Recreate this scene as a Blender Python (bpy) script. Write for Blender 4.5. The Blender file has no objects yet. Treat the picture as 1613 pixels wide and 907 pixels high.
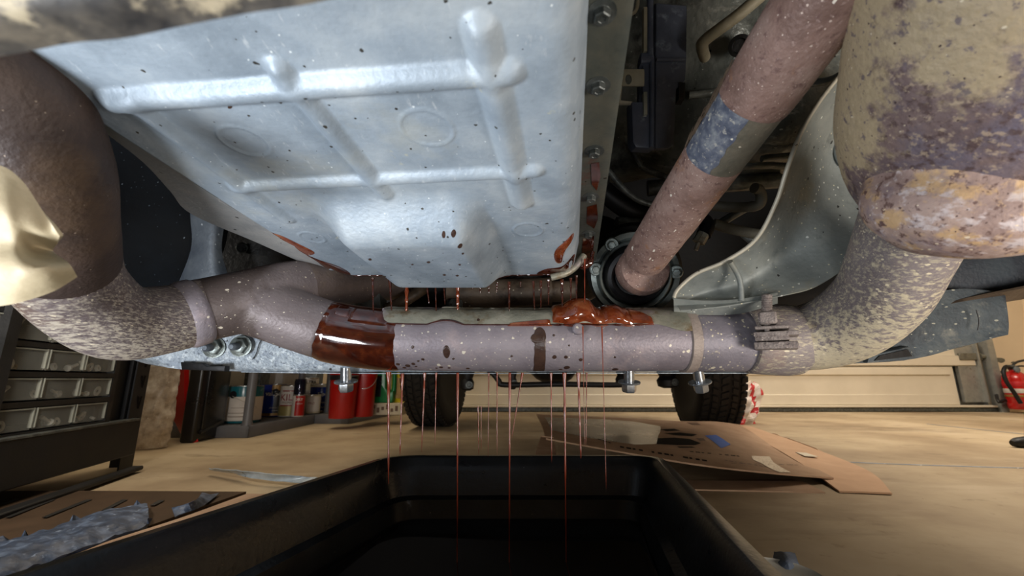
import bpy, bmesh, math, random
from mathutils import Vector, Matrix, noise
random.seed(7)
C = bpy.context.scene.collection
sc = bpy.context.scene
PI = math.pi
# ------------------------------------------------------------------ camera
F = 660.0; CX = 806.5; CY = 453.5
PITCH = math.atan(144/660)
CAM = Vector((0, 0, 0.27))
cd = bpy.data.cameras.new('camera'); cam = bpy.data.objects.new('camera', cd); C.objects.link(cam)
cam.location = CAM; cam.rotation_euler = (PI/2+PITCH, 0, 0)
cd.sensor_width = 36; cd.lens = F/1613*36; cd.clip_start = 0.01; cd.clip_end = 60
cd.dof.use_dof = True; cd.dof.focus_distance = 0.5; cd.dof.aperture_fstop = 9
sc.camera = cam
# ------------------------------------------------------------------ world, lights, exposure
w = bpy.data.worlds.new('world'); sc.world = w; w.use_nodes = True
w.node_tree.nodes['Background'].inputs[0].default_value = (1.0, .86, .68, 1)
w.node_tree.nodes['Background'].inputs[1].default_value = 0.25
def area(name, loc, tgt, size, power, col, sy=None):
    l = bpy.data.lights.new(name, 'AREA'); l.energy = power; l.color = col; l.size = size
    if sy: l.shape = 'RECTANGLE'; l.size_y = sy
    o = bpy.data.objects.new(name, l); C.objects.link(o); o.location = loc
    o.rotation_euler = (Vector(tgt)-Vector(loc)).to_track_quat('-Z', 'Y').to_euler()
    return o
area('work_light', (-.42, .0, .10), (.0, .40, .42), .15, 4.0, (.90, .94, 1.0), .16)
area('added_fill', (.10, -.16, .12), (.05, .6, .42), .14, .5, (.90, .95, 1.0), .14)  # weak unseen fill added for the underside, no lamp of the garage
area('unseen_light_right', (.60, -.16, .12), (.42, .6, .40), .25, 5.0, (1.0, .93, .86))  # unseen area light, strengthened to brighten the transfer case side
area('added_light_left', (-.80, .50, .50), (-1.25, 2.4, .22), .12, 6.0, (1.0, .94, .86))  # unseen lamp added under the car to brighten the shelf cans
area('ceiling_lamp_right', (2.7, 1.3, 2.42), (2.7, 1.3, 0), 1.3, 78, (1.0, .89, .76))
area('ceiling_lamp_back', (1.4, 3.1, 2.42), (1.4, 3.1, 0), 1.8, 52, (1.0, .89, .75), .5)
area('ceiling_lamp_left', (-1.25, 1.9, 2.42), (-1.25, 1.9, 0), .6, 30, (1.0, .84, .62), 2.4)
sc.view_settings.view_transform = 'Standard'; sc.view_settings.look = 'None'
sc.view_settings.exposure = 0.0; sc.view_settings.gamma = 1.0; sc.view_settings.use_curve_mapping = False

# ------------------------------------------------------------------ projection helpers
_c, _s = math.cos(PITCH), math.sin(PITCH)
def ray(px, py):                       # world direction with camera depth 1
    a = (px-CX)/F; u = (CY-py)/F
    return Vector((a, _c-u*_s, _s+u*_c))
def PD(px, py, d): return CAM + ray(px, py)*d
def PY(px, py, Y):
    r = ray(px, py); return CAM + r*(Y/r.y)
def G(px, py, z=0.0):
    r = ray(px, py); return CAM + r*((z-CAM.z)/r.z)
def hit(px, py, O, N):
    r = ray(px, py); return CAM + r*((O-CAM).dot(N)/r.dot(N))

# ------------------------------------------------------------------ tagging
def tag(o, label, cat, group=None, kind=None):
    o['label'] = label; o['category'] = cat
    if group: o['group'] = group
    if kind: o['kind'] = kind
    return o
def thing(name, label, cat, loc, group=None):
    o = bpy.data.objects.new(name, None); C.objects.link(o); o.empty_display_size = .02
    o.location = loc; return tag(o, label, cat, group)
def wloc(o):
    v = Vector((0, 0, 0))
    while o is not None: v += o.location; o = o.parent
    return v
def obj(name, bm, m, parent=None, smooth=True, angle=40, origin=None):
    """links bm (world coordinates) as one mesh object"""
    bmesh.ops.recalc_face_normals(bm, faces=bm.faces[:]) if not getattr(bm, 'keepn', False) else None
    if parent is not None: base = wloc(parent)
    elif origin is not None: base = Vector(origin)
    else:
        xs = [v.co for v in bm.verts]
        base = Vector(((min(c.x for c in xs)+max(c.x for c in xs))/2, (min(c.y for c in xs)+max(c.y for c in xs))/2, min(c.z for c in xs)))
    bmesh.ops.translate(bm, verts=bm.verts[:], vec=-base)
    me = bpy.data.meshes.new(name); bm.to_mesh(me); bm.free()
    if m: me.materials.append(m)
    if smooth:
        for p in me.polygons: p.use_smooth = True
        try: me.set_sharp_from_angle(angle=math.radians(angle))
        except Exception: pass
    o = bpy.data.objects.new(name, me); C.objects.link(o)
    if parent is not None: o.parent = parent
    else: o.location = base
    return o
def struct(name, bm, m, smooth=False):
    o = obj(name, bm, m, None, smooth); o['kind'] = 'structure'; return o

# ------------------------------------------------------------------ mesh helpers
def NB(): return bmesh.new()
def add_box(bm, c, size, R=None, bevel=0, seg=1):
    r = bmesh.ops.create_cube(bm, size=1)
    vs = r['verts']
    bmesh.ops.scale(bm, verts=vs, vec=Vector(size))
    if bevel:
        es = list({e for v in vs for e in v.link_edges})
        rr = bmesh.ops.bevel(bm, geom=es, offset=bevel, segments=seg, affect='EDGES', profile=.5)
        vs = list({v for f in rr['faces'] for v in f.verts} | {v for v in vs if v.is_valid})
    if R is not None: bmesh.ops.rotate(bm, verts=vs, cent=(0, 0, 0), matrix=R)
    bmesh.ops.translate(bm, verts=vs, vec=Vector(c))
    return vs
def frame_from(axis, up=Vector((0, 0, 1))):
    z = Vector(axis).normalized()
    if abs(z.dot(up)) > .98: up = Vector((1, 0, 0))
    x = up.cross(z).normalized(); y = z.cross(x)
    return x, y, z
def add_lathe(bm, prof, o, axis=(0, 0, 1), seg=24, closed=False, phase=0.0):
    x, y, z = frame_from(axis); o = Vector(o); rings = []
    for (r, h) in prof:
        ring = []
        for k in range(seg):
            a = 2*PI*k/seg+phase
            ring.append(bm.verts.new(o + z*h + (x*math.cos(a)+y*math.sin(a))*max(r, 1e-5)))
        rings.append(ring)
    n = len(rings)
    for i in range(n if closed else n-1):
        A, B = rings[i], rings[(i+1) % n]
        for k in range(seg):
            bm.faces.new((A[k], A[(k+1) % seg], B[(k+1) % seg], B[k]))
    if not closed:
        if prof[0][0] > 1e-4: bm.faces.new(rings[0][::-1])
        if prof[-1][0] > 1e-4: bm.faces.new(rings[-1])
    return rings
def cr(p0, p1, p2, p3, t):
    return .5*((2*p1)+(-p0+p2)*t+(2*p0-5*p1+4*p2-p3)*t*t+(-p0+3*p1-3*p2+p3)*t*t*t)
def resample(path, sub):
    """path: list of (Vector, r)"""
    out = []; n = len(path)
    for i in range(n-1):
        a = path[max(i-1, 0)]; b = path[i]; c = path[i+1]; d = path[min(i+2, n-1)]
        for k in range(sub):
            t = k/sub
            out.append((cr(a[0], b[0], c[0], d[0], t), cr(a[1], b[1], c[1], d[1], t)))
    out.append(path[-1]); return out
def frames(pts):
    n = len(pts); T = []
    for i in range(n):
        T.append((pts[min(i+1, n-1)][0]-pts[max(i-1, 0)][0]).normalized())
    up = Vector((0, 0, 1))
    if abs(T[0].dot(up)) > .95: up = Vector((0, 1, 0))
    x = (up - T[0]*up.dot(T[0])).normalized(); fr = []
    for i in range(n):
        if i:
            q = T[i-1].rotation_difference(T[i]); x = q @ x
            x = (x - T[i]*x.dot(T[i])).normalized()
        fr.append((x.copy(), T[i].cross(x)))
    return T, fr
def add_tube(bm, path, seg=20, sub=6, cap=True, rough=0.0, rs=40):
    pts = resample(path, sub) if sub > 1 else path
    T, fr = frames(pts); rings = []
    for (p, r), (x, y) in zip(pts, fr):
        ring = []
        for k in range(seg):
            a = 2*PI*k/seg; d = x*math.cos(a)+y*math.sin(a); rr = r
            if rough: rr += rough*noise.noise((p+d*r)*rs)
            ring.append(bm.verts.new(p+d*rr))
        rings.append(ring)
    for A, B in zip(rings, rings[1:]):
        for k in range(seg): bm.faces.new((A[k], A[(k+1) % seg], B[(k+1) % seg], B[k]))
    if cap: bm.faces.new(rings[0][::-1]); bm.faces.new(rings[-1])
    return rings
def T(path, r): return [(p, r) for p in path]
def grid_mesh(bm, P, thick=0.0, direction=None):
    """P[i][j] Vectors -> sheet with thickness"""
    n, m = len(P), len(P[0])
    V = [[bm.verts.new(p) for p in row] for row in P]
    if not thick:
        for i in range(n-1):
            for j in range(m-1): bm.faces.new((V[i][j], V[i+1][j], V[i+1][j+1], V[i][j+1]))
        return V
    W = []
    for i in range(n):
        row = []
        for j in range(m):
            if direction is not None: nn = Vector(direction)
            else:
                du = P[min(i+1, n-1)][j]-P[max(i-1, 0)][j]; dv = P[i][min(j+1, m-1)]-P[i][max(j-1, 0)]
                nn = du.cross(dv)
                if nn.length < 1e-12: nn = Vector((0, 1, 0))
                nn.normalize()
                if nn.dot(P[i][j]-CAM) < 0: nn = -nn
            row.append(bm.verts.new(P[i][j]+nn*thick))
        W.append(row)
    for i in range(n-1):
        for j in range(m-1):
            bm.faces.new((V[i][j], V[i+1][j], V[i+1][j+1], V[i][j+1]))
            bm.faces.new((W[i][j], W[i][j+1], W[i+1][j+1], W[i+1][j]))
    for i in range(n-1):
        bm.faces.new((V[i][0], W[i][0], W[i+1][0], V[i+1][0])); bm.faces.new((V[i][-1], V[i+1][-1], W[i+1][-1], W[i][-1]))
    for j in range(m-1):
        bm.faces.new((V[0][j], V[0][j+1], W[0][j+1], W[0][j])); bm.faces.new((V[-1][j], W[-1][j], W[-1][j+1], V[-1][j+1]))
    return V
def spline_grid(ctrl, su=6, sv=6):
    """ctrl[i][j] Vectors, Catmull-Rom both ways"""
    rows = []
    for row in ctrl:
        rows.append([q[0] for q in resample([(p, 0) for p in row], sv)])
    out = []
    m = len(rows[0]); cols = []
    for j in range(m):
        cols.append([q[0] for q in resample([(rows[i][j], 0) for i in range(len(rows))], su)])
    return [[cols[j][i] for j in range(m)] for i in range(len(cols[0]))]
def sheet(bm, ctrl, thick=.002, su=6, sv=6, wob=0.0, ws=30):
    P = spline_grid(ctrl, su, sv)
    if wob: P = [[p+Vector((0, 0, 1))*wob*noise.noise(p*ws) for p in row] for row in P]
    return grid_mesh(bm, P, thick)
def prism(bm, pts, vec, bevel=0):
    """closed planar-ish polygon pts extruded along vec"""
    a = [bm.verts.new(p) for p in pts]; b = [bm.verts.new(Vector(p)+Vector(vec)) for p in pts]
    n = len(a); f1 = bm.faces.new(a); f2 = bm.faces.new(b[::-1])
    for k in range(n): bm.faces.new((a[k], b[k], b[(k+1) % n], a[(k+1) % n]))
    if bevel:
        bmesh.ops.recalc_face_normals(bm, faces=bm.faces[:])
        es = [e for e in f1.edges]
        bmesh.ops.bevel(bm, geom=es, offset=bevel, segments=2, affect='EDGES', profile=.5)
def hexbolt(bm, o, axis, r, h, washer=1.5, dish=True):
    prof = [(r*washer, 0), (r*washer, h*.22), (r*1.05, h*.25)] if washer else [(r, 0)]
    add_lathe(bm, prof+[(r*1.0, h*.3)], o, axis, 20)
    add_lathe(bm, [(r, h*.2), (r, h*.9), (r*.85, h), (r*.5, h), (r*.42, h*.93), (0, h*.93)] if dish else [(r, h*.2), (r, h*.9), (r*.86, h), (0, h)], o, axis, 6)
def add_text(bm, s, size, fn, bold=0.0, shear=0.0, ext=0.0, sx=1.0):
    """fn maps (x,y) of the flat text (centred) to a world point"""
    cu = bpy.data.curves.new('t', 'FONT'); cu.body = s; cu.size = size; cu.align_x = 'CENTER'; cu.align_y = 'CENTER'
    cu.offset = bold; cu.shear = shear; cu.resolution_u = 2
    o = bpy.data.objects.new('t', cu); C.objects.link(o)
    dg = bpy.context.evaluated_depsgraph_get(); dg.update()
    me = bpy.data.meshes.new_from_object(o.evaluated_get(dg))
    vs = [bm.verts.new(fn(v.co.x*sx, v.co.y)) for v in me.vertices]
    for p in me.polygons:
        try: bm.faces.new([vs[i] for i in p.vertices])
        except ValueError: pass
    bpy.data.objects.remove(o); bpy.data.curves.remove(cu); bpy.data.meshes.remove(me)

# ------------------------------------------------------------------ materials
def s2l(c):
    return tuple(((x/255)/12.92 if x/255 <= .04045 else ((x/255+.055)/1.055)**2.4) for x in c[:3])+(1,)
def ND(nt, t, **k):
    n = nt.nodes.new(t)
    for a, b in k.items():
        if a == 'op': n.operation = b
        else: n.inputs[a.replace('_', ' ')].default_value = b
    return n
def MAT(name, cols, nscale=20, rough=.5, metal=0.0, bump=0.0, bscale=150, specks=(), patches=(), detail=6, spec=.5, stretch=(1, 1, 1), coat=0.0, rvar=.12, alpha=None, transm=0.0, emit=None, rot=(0, 0, 0)):
    """cols: sRGB 0-255 colours blended by noise; specks: (rgb, scale, size, density, stretch, rough); patches: (rgb, scale, lo, hi[, stretch[, amount]])"""
    m = bpy.data.materials.new(name); m.use_nodes = True; nt = m.node_tree; L = nt.links
    b = nt.nodes['Principled BSDF']; b.inputs['Metallic'].default_value = metal
    b.inputs['Specular IOR Level'].default_value = spec
    if coat: b.inputs['Coat Weight'].default_value = coat; b.inputs['Coat Roughness'].default_value = .05
    tc = nt.nodes.new('ShaderNodeTexCoord')
    mp = nt.nodes.new('ShaderNodeMapping'); mp.inputs['Rotation'].default_value = rot; mp.inputs['Scale'].default_value = stretch
    L.new(tc.outputs['Object'], mp.inputs['Vector']); vec = mp.outputs[0]
    n1 = ND(nt, 'ShaderNodeTexNoise', Scale=nscale, Detail=detail, Roughness=.62); L.new(vec, n1.inputs['Vector'])
    if len(cols) == 1:
        rgb = nt.nodes.new('ShaderNodeRGB'); rgb.outputs[0].default_value = s2l(cols[0]); col = rgb.outputs[0]
    else:
        cp = nt.nodes.new('ShaderNodeValToRGB'); e = cp.color_ramp.elements
        while len(e) < len(cols): e.new(.5)
        for i, c in enumerate(cols):
            e[i].position = .34+.32*i/(len(cols)-1); e[i].color = s2l(c)
        L.new(n1.outputs[0], cp.inputs[0]); col = cp.outputs[0]
    rr = ND(nt, 'ShaderNodeMapRange'); rr.inputs['To Min'].default_value = max(rough-rvar, .02); rr.inputs['To Max'].default_value = min(rough+rvar, 1)
    L.new(n1.outputs[0], rr.inputs[0]); rough_s = rr.outputs[0]
    def mixc(fac, a, c):
        mx = nt.nodes.new('ShaderNodeMix'); mx.data_type = 'RGBA'; L.new(fac, mx.inputs[0]); L.new(a, mx.inputs[6]); mx.inputs[7].default_value = s2l(c); return mx.outputs[2]
    def mixf(fac, a, v):
        mx = nt.nodes.new('ShaderNodeMix'); L.new(fac, mx.inputs[0]); L.new(a, mx.inputs[2]); mx.inputs[3].default_value = v; return mx.outputs[0]
    axs = {}
    for p in patches:
        c, s, lo, hi = p[:4]; st = p[4] if len(p) > 4 else (1, 1, 1); am = p[5] if len(p) > 5 else 1.0
        m2 = nt.nodes.new('ShaderNodeMapping'); m2.inputs['Scale'].default_value = st; m2.inputs['Location'].default_value = (s*.013, lo, hi); L.new(vec, m2.inputs[0])
        n = ND(nt, 'ShaderNodeTexNoise', Scale=s, Detail=7, Roughness=.65); L.new(m2.outputs[0], n.inputs['Vector'])
        r = ND(nt, 'ShaderNodeMapRange'); r.inputs['From Min'].default_value = lo; r.inputs['From Max'].default_value = hi; r.inputs['To Max'].default_value = am
        src = n.outputs[0]
        if len(p) > 6:      # (axis, v0, v1, weight): where on the thing this colour lies
            ax_, v0, v1, wt = p[6]
            if 0 not in axs:
                sx = nt.nodes.new('ShaderNodeSeparateXYZ'); L.new(tc.outputs['Object'], sx.inputs[0]); axs[0] = sx
            g = ND(nt, 'ShaderNodeMapRange'); g.inputs['From Min'].default_value = v0; g.inputs['From Max'].default_value = v1; g.inputs['To Min'].default_value = -wt; g.inputs['To Max'].default_value = wt
            L.new(axs[0].outputs[ax_], g.inputs[0]); ad_ = ND(nt, 'ShaderNodeMath', op='ADD'); L.new(src, ad_.inputs[0]); L.new(g.outputs[0], ad_.inputs[1]); src = ad_.outputs[0]
        L.new(src, r.inputs[0]); col = mixc(r.outputs[0], col, c)
    for p in specks:
        c, s, size, dens = p[:4]; st = p[4] if len(p) > 4 and p[4] else (1, 1, 1); rg = p[5] if len(p) > 5 else None
        m2 = nt.nodes.new('ShaderNodeMapping'); m2.inputs['Scale'].default_value = st; m2.inputs['Location'].default_value = (dens, size, s*.01); L.new(vec, m2.inputs[0])
        dn = ND(nt, 'ShaderNodeTexNoise', Scale=s*2.2, Detail=2); L.new(m2.outputs[0], dn.inputs['Vector'])
        ad = nt.nodes.new('ShaderNodeVectorMath'); ad.operation = 'MULTIPLY_ADD'; L.new(dn.outputs['Color'], ad.inputs[0]); ad.inputs[1].default_value = (.35/s,)*3; L.new(m2.outputs[0], ad.inputs[2])
        v = ND(nt, 'ShaderNodeTexVoronoi', Scale=s); L.new(ad.outputs[0], v.inputs['Vector'])
        sep = nt.nodes.new('ShaderNodeSeparateColor'); L.new(v.outputs['Color'], sep.inputs[0])
        sz = ND(nt, 'ShaderNodeMath', op='MULTIPLY'); L.new(sep.outputs[1], sz.inputs[0]); sz.inputs[1].default_value = size
        lt = ND(nt, 'ShaderNodeMath', op='LESS_THAN'); L.new(v.outputs['Distance'], lt.inputs[0]); L.new(sz.outputs[0], lt.inputs[1])
        # density varies slowly over the surface
        n2 = ND(nt, 'ShaderNodeTexNoise', Scale=s*.14, Detail=2); L.new(m2.outputs[0], n2.inputs['Vector'])
        th = ND(nt, 'ShaderNodeMath', op='MULTIPLY'); L.new(n2.outputs[0], th.inputs[0]); th.inputs[1].default_value = dens*2
        l2 = ND(nt, 'ShaderNodeMath', op='LESS_THAN'); L.new(sep.outputs[0], l2.inputs[0]); L.new(th.outputs[0], l2.inputs[1])
        an = ND(nt, 'ShaderNodeMath', op='MULTIPLY'); L.new(lt.outputs[0], an.inputs[0]); L.new(l2.outputs[0], an.inputs[1])
        col = mixc(an.outputs[0], col, c)
        if rg is not None: rough_s = mixf(an.outputs[0], rough_s, rg)
    L.new(col, b.inputs['Base Color']); L.new(rough_s, b.inputs['Roughness'])
    if bump:
        nb = ND(nt, 'ShaderNodeTexNoise', Scale=bscale, Detail=5); L.new(vec, nb.inputs['Vector'])
        bp = nt.nodes.new('ShaderNodeBump'); bp.inputs['Strength'].default_value = bump; bp.inputs['Distance'].default_value = .002
        L.new(nb.outputs[0], bp.inputs['Height']); L.new(bp.outputs[0], b.inputs['Normal'])
    if transm: b.inputs['Transmission Weight'].default_value = transm
    if alpha is not None: b.inputs['Alpha'].default_value = alpha
    if emit: b.inputs['Emission Color'].default_value = s2l(emit[0]); b.inputs['Emission Strength'].default_value = emit[1]
    return m
TAN = (205, 185, 140); CREAM = (222, 210, 180)
M = dict(
 pan=MAT('galvanised_pan', [(132, 145, 156), (154, 167, 178), (178, 188, 194)], 14, .50, .2, .22, 260, rvar=.1,
   patches=[((168, 170, 160), 9, .56, .72, (1, 1, 1), .6), ((124, 136, 150), 5, .55, .7, (1, 1, 1), .5), ((205, 200, 165), 22, .67, .74), ((196, 168, 146), 6, .64, .8, (1, 1, 1), .3), ((206, 212, 214), 240, .62, .7, (1, .25, 1), .5)],
   specks=[((60, 58, 52), 150, .2, .3), ((52, 50, 46), 60, .09, .25), ((218, 226, 228), 200, .16, .2)]),
 panflange2=MAT('pan_side_steel', [(150, 152, 152), (166, 166, 164), (180, 178, 172)], 30, .5, .2, .3, 260, specks=[((50, 48, 44), 110, .25, .25)]),
 panflange=MAT('flange_steel', [(70, 74, 69), (88, 91, 84), (104, 102, 90)], 16, .42, .35, .2, 260, patches=[((100, 54, 40), 18, .58, .7)], specks=[((40, 35, 30), 120, .25, .2)]),
 pipe=MAT('weathered_pipe', [(126, 118, 124), (140, 132, 138), (150, 142, 146)], 18, .5, .25, .3, 300, rvar=.08,
   patches=[((168, 152, 152), 26, .55, .75)],
   specks=[((216, 208, 192), 130, .24, .22), ((222, 214, 196), 70, .18, .10), ((200, 190, 178), 300, .26, .3)]),
 pipe_brown=MAT('heat_browned_pipe', [(84, 72, 68), (102, 90, 86), (118, 106, 102)], 10, .5, .25, .3, 300,
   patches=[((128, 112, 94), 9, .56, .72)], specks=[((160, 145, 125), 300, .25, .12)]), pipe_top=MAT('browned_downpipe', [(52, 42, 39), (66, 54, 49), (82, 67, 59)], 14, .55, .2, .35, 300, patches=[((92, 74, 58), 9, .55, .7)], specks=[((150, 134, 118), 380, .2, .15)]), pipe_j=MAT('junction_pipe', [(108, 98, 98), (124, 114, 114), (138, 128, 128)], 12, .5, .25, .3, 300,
   patches=[((132, 118, 104), 9, .54, .7), ((80, 68, 62), 20, .45, .62, (1, 1, 1), .75, (0, -.175, -.225, .3))], specks=[((220, 210, 190), 190, .26, .3, (.7, .7, 1)), ((205, 195, 175), 320, .26, .3)]),  # left end: own brown plus the elbow's cast shade painted in
 pipe_elbow=MAT('splashed_elbow_pipe', [(92, 82, 82), (106, 95, 95), (120, 108, 105)], 12, .55, .2, .3, 300,
   patches=[((110, 90, 78), 7, .5, .62), ((184, 174, 158), 520, .52, .60, (.14, .3, 1), .6), ((146, 138, 134), 1100, .5, .6, (.2, .3, 1), .5), ((196, 186, 168), 700, .53, .61, (.12, .25, 1), .7, (2, .075, .02, .07))],
   specks=[((212, 200, 176), 800, .4, .2, (.25, .3, 1))]),
 pipe_mud=MAT('mud_splashed_pipe', [(112, 104, 106), (126, 118, 120), (138, 129, 128)], 16, .6, .15, .3, 300,
   patches=[((146, 128, 120), 12, .55, .7), ((184, 176, 154), 420, .53, .60, (.22, .5, 1), .7), ((176, 166, 146), 120, .57, .64, (.6, 1, 1), .5), ((202, 192, 164), 230, .46, .55, (.4, .8, 1), .85, (2, -.01, -.085, .1)), ((158, 150, 140), 900, .52, .6, (.3, .6, 1), .5)],
   specks=[((214, 204, 178), 300, .34, .3, (.4, .8, 1)), ((50, 45, 45), 90, .16, .05)]), pipe_r=MAT('spotted_sleeve_pipe', [(116, 112, 120), (128, 123, 131), (138, 132, 137)], 16, .52, .2, .3, 300,
   patches=[((180, 170, 146), 90, .60, .68, (1, 1, 1), .8)],
   specks=[((216, 208, 186), 120, .34, .34), ((220, 212, 190), 60, .24, .2), ((205, 196, 172), 260, .34, .45)]), weldtan=MAT('pale_weld_band', [(140, 128, 120), (160, 147, 138)], 60, .55, .15, .4, 300),
 cat=MAT('rusted_converter', [(86, 74, 78), (104, 88, 88), (116, 98, 94), (104, 96, 104)], 14, .62, .2, .4, 260,
   patches=[((100, 94, 108), 9, .56, .64, (1, 1, 1), .9), ((76, 58, 56), 150, .52, .6, (1, 1, 1), .85), ((168, 150, 128), 330, .55, .62, (.35, .8, 1), .7),
     ((172, 156, 124), 30, .46, .56, (1, 1, 1), .8, (2, .018, .046, .13)), ((92, 82, 90), 170, .58, .64, (1, 1, 1), .8)],
   specks=[((200, 188, 164), 420, .22, .2, (.3, .6, 1)), ((66, 50, 50), 340, .28, .15)]),
 catpad=MAT('pale_rust_cover', [(118, 98, 94), (142, 120, 112), (166, 144, 132)], 26, .62, .15, .35, 260,
   patches=[((184, 152, 108), 60, .50, .58, (1, 1, 1), .8), ((96, 72, 66), 190, .55, .61), ((188, 178, 178), 120, .54, .62, (.3, .8, 1), .8), ((120, 106, 112), 40, .58, .66, (.6, 1, 1), .7)], specks=[((206, 190, 165), 480, .24, .2, (.3, .6, 1)), ((80, 58, 54), 360, .28, .2)]),
 shaft=MAT('rusty_shaft', [(118, 93, 84), (140, 113, 103), (156, 132, 122)], 26, .6, .15, .4, 320, rvar=.1,
   patches=[((150, 108, 78), 24, .6, .7), ((104, 78, 74), 120, .56, .64, (1, 1, 1), .8), ((172, 148, 140), 260, .58, .66, (1, 1, 1), .6)],
   specks=[((228, 218, 204), 210, .24, .28, (1, .35, .35)), ((200, 180, 168), 420, .3, .35), ((230, 225, 210), 110, .12, .12, (1.6, .5, .5))]),
 shaftlabel=MAT('worn_blue_label', [(74, 80, 96), (96, 102, 116), (134, 138, 142)], 110, .4, .1, .3, 300, patches=[((170, 168, 160), 190, .56, .64)], specks=[((220, 216, 200), 220, .25, .3)]),
 shaftlabel2=MAT('worn_olive_label', [(84, 82, 72), (98, 94, 82), (112, 104, 90)], 60, .5, .1, .3, 300, specks=[((190, 180, 160), 180, .2, .2)]),
 oil=MAT('dark_red_oil', [(44, 16, 10), (62, 24, 13), (82, 36, 18)], 70, .09, 0, .02, 90, coat=.8, rvar=.03, spec=.7),
 oil_orange=MAT('amber_oil', [(92, 38, 18), (122, 54, 26), (146, 86, 52)], 60, .1, 0, .02, 90, coat=.8, rvar=.03, spec=.7, specks=[((50, 20, 12), 260, .25, .15)]),
 oil_clear=MAT('thin_oil_stream', [(104, 36, 18), (146, 62, 36)], 30, .22, 0, 0, coat=.25, rvar=.02, spec=.6),
 oil_black=MAT('used_oil_pool', [(14, 7, 6)], 3, .04, 0, 0, coat=1.0, rvar=.01, spec=1.0),
 oilstain=MAT('dried_oil', [(58, 42, 36), (74, 54, 44)], 90, .3, 0, .2, 300, rvar=.1),
 strip=MAT('aluminised_strip', [(128, 128, 114), (150, 148, 132), (166, 162, 146)], 26, .42, .3, .35, 250,
   patches=[((120, 104, 78), 30, .52, .62), ((152, 140, 142), 12, .54, .62)], specks=[((215, 210, 195), 100, .25, .2), ((70, 50, 40), 110, .22, .2)]),
 shieldg=MAT('aluminised_heat_shield', [(112, 117, 114), (128, 133, 129), (146, 149, 142)], 12, .56, .25, .3, 180,
   patches=[((138, 132, 110), 9, .54, .68), ((100, 106, 104), 40, .58, .68, (1, 1, 1), .7)], specks=[((200, 202, 194), 150, .24, .45), ((44, 44, 42), 90, .18, .35), ((206, 200, 172), 220, .24, .35)]),
 rim=MAT('shield_rim', [(170, 165, 148), (186, 180, 162)], 40, .5, .2, .2, specks=[((110, 105, 90), 160, .3, .2)]),
 shieldtan=MAT('cream_heat_shield', [(158, 144, 114), (176, 162, 132), (188, 176, 148)], 10, .6, .1, .25, 160, patches=[((110, 94, 70), 16, .66, .76)], specks=[((110, 96, 70), 200, .2, .12)]),
 muddy=MAT('mud_spotted_crossmember', [(38, 38, 40), (78, 74, 68), (116, 108, 94)], 60, .6, .1, .3, 120, patches=[((180, 168, 142), 55, .56, .62), ((36, 36, 38), 70, .56, .62)]),
 zinc=MAT('speckled_crossmember', [(122, 132, 142), (148, 158, 166), (170, 178, 182)], 60, .5, .3, .5, 300, patches=[((188, 196, 200), 120, .54, .62), ((104, 112, 122), 160, .56, .64)], specks=[((60, 60, 62), 100, .2, .15)]),
 bluegrey=MAT('bluegrey_painted_frame', [(62, 69, 74), (76, 85, 90), (98, 104, 104)], 30, .6, .1, .4, 250, patches=[((126, 126, 118), 36, .56, .7), ((50, 56, 62), 24, .56, .66)], specks=[((165, 165, 150), 220, .3, .4, (.5, 1, 1))]),
 blueblack=MAT('dark_frame_rail', [(24, 30, 38), (34, 42, 52), (52, 62, 70)], 22, .55, .1, .3, 200, patches=[((84, 92, 96), 30, .6, .74)]),
 undertray=MAT('black_scratched_plastic', [(9, 11, 13), (14, 17, 20), (20, 24, 28)], 12, .8, 0, .2, 180, spec=.15, specks=[((90, 98, 104), 180, .16, .3, (.35, 1, .35)), ((60, 68, 74), 360, .2, .3, (.6, 1, .5))]),
 strut=MAT('grey_bracket', [(86, 94, 104), (104, 112, 120), (122, 130, 136)], 22, .5, .2, .3, 200, specks=[((190, 196, 200), 110, .24, .3)]),
 black=MAT('black_paint', [(12, 12, 13), (20, 20, 21)], 20, .5, 0, .2, 150),
 dark=MAT('oily_dark_metal', [(16, 16, 16), (26, 26, 25), (38, 37, 34)], 14, .45, .2, .5, 120, patches=[((60, 58, 52), 26, .62, .74)]),
 casting=MAT('greasy_casting', [(76, 80, 76), (104, 108, 102), (130, 132, 124)], 16, .34, .2, .8, 110, patches=[((160, 160, 150), 70, .58, .7, (.3, 1, 1)), ((40, 40, 40), 12, .54, .66)], specks=[((170, 170, 160), 180, .16, .3, (.3, 1, 1)), ((20, 20, 20), 120, .2, .2)]),
 plastic=MAT('navy_black_plastic', [(62, 66, 76), (76, 81, 93), (88, 94, 106)], 20, .42, 0, .15, 200, specks=[((190, 194, 200), 160, .14, .25), ((220, 222, 224), 80, .09, .15)], patches=[((120, 128, 136), 50, .58, .7)]),
 tanmetal=MAT('dusty_tan_metal', [(132, 126, 104), (150, 142, 118), (164, 156, 134)], 24, .6, .1, .3, 200),
 hose=MAT('dusty_hose', [(84, 82, 72), (104, 102, 90), (120, 116, 102)], 24, .6, 0, .3, 200),
 brown=MAT('brown_oily_tube', [(66, 56, 46), (88, 74, 60), (104, 90, 76)], 22, .5, .1, .4, 200, patches=[((50, 40, 34), 26, .56, .66)], specks=[((170, 160, 140), 160, .25, .15)]),
 chrome=MAT('zinc_plated_bolt', [(168, 174, 180), (192, 198, 204)], 60, .22, .85, .08, 200),
 steel=MAT('grey_steel', [(108, 116, 114), (128, 136, 132), (146, 152, 146)], 40, .38, .5, .25, 220),
 steeldk=MAT('dark_grimy_steel', [(62, 66, 64), (86, 90, 88), (112, 116, 112)], 50, .4, .4, .35, 220),
 rustbolt=MAT('oxidised_bolt', [(112, 102, 99), (138, 128, 123), (160, 150, 144)], 160, .65, .2, .8, 420, specks=[((190, 184, 176), 360, .3, .3)]),
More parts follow.
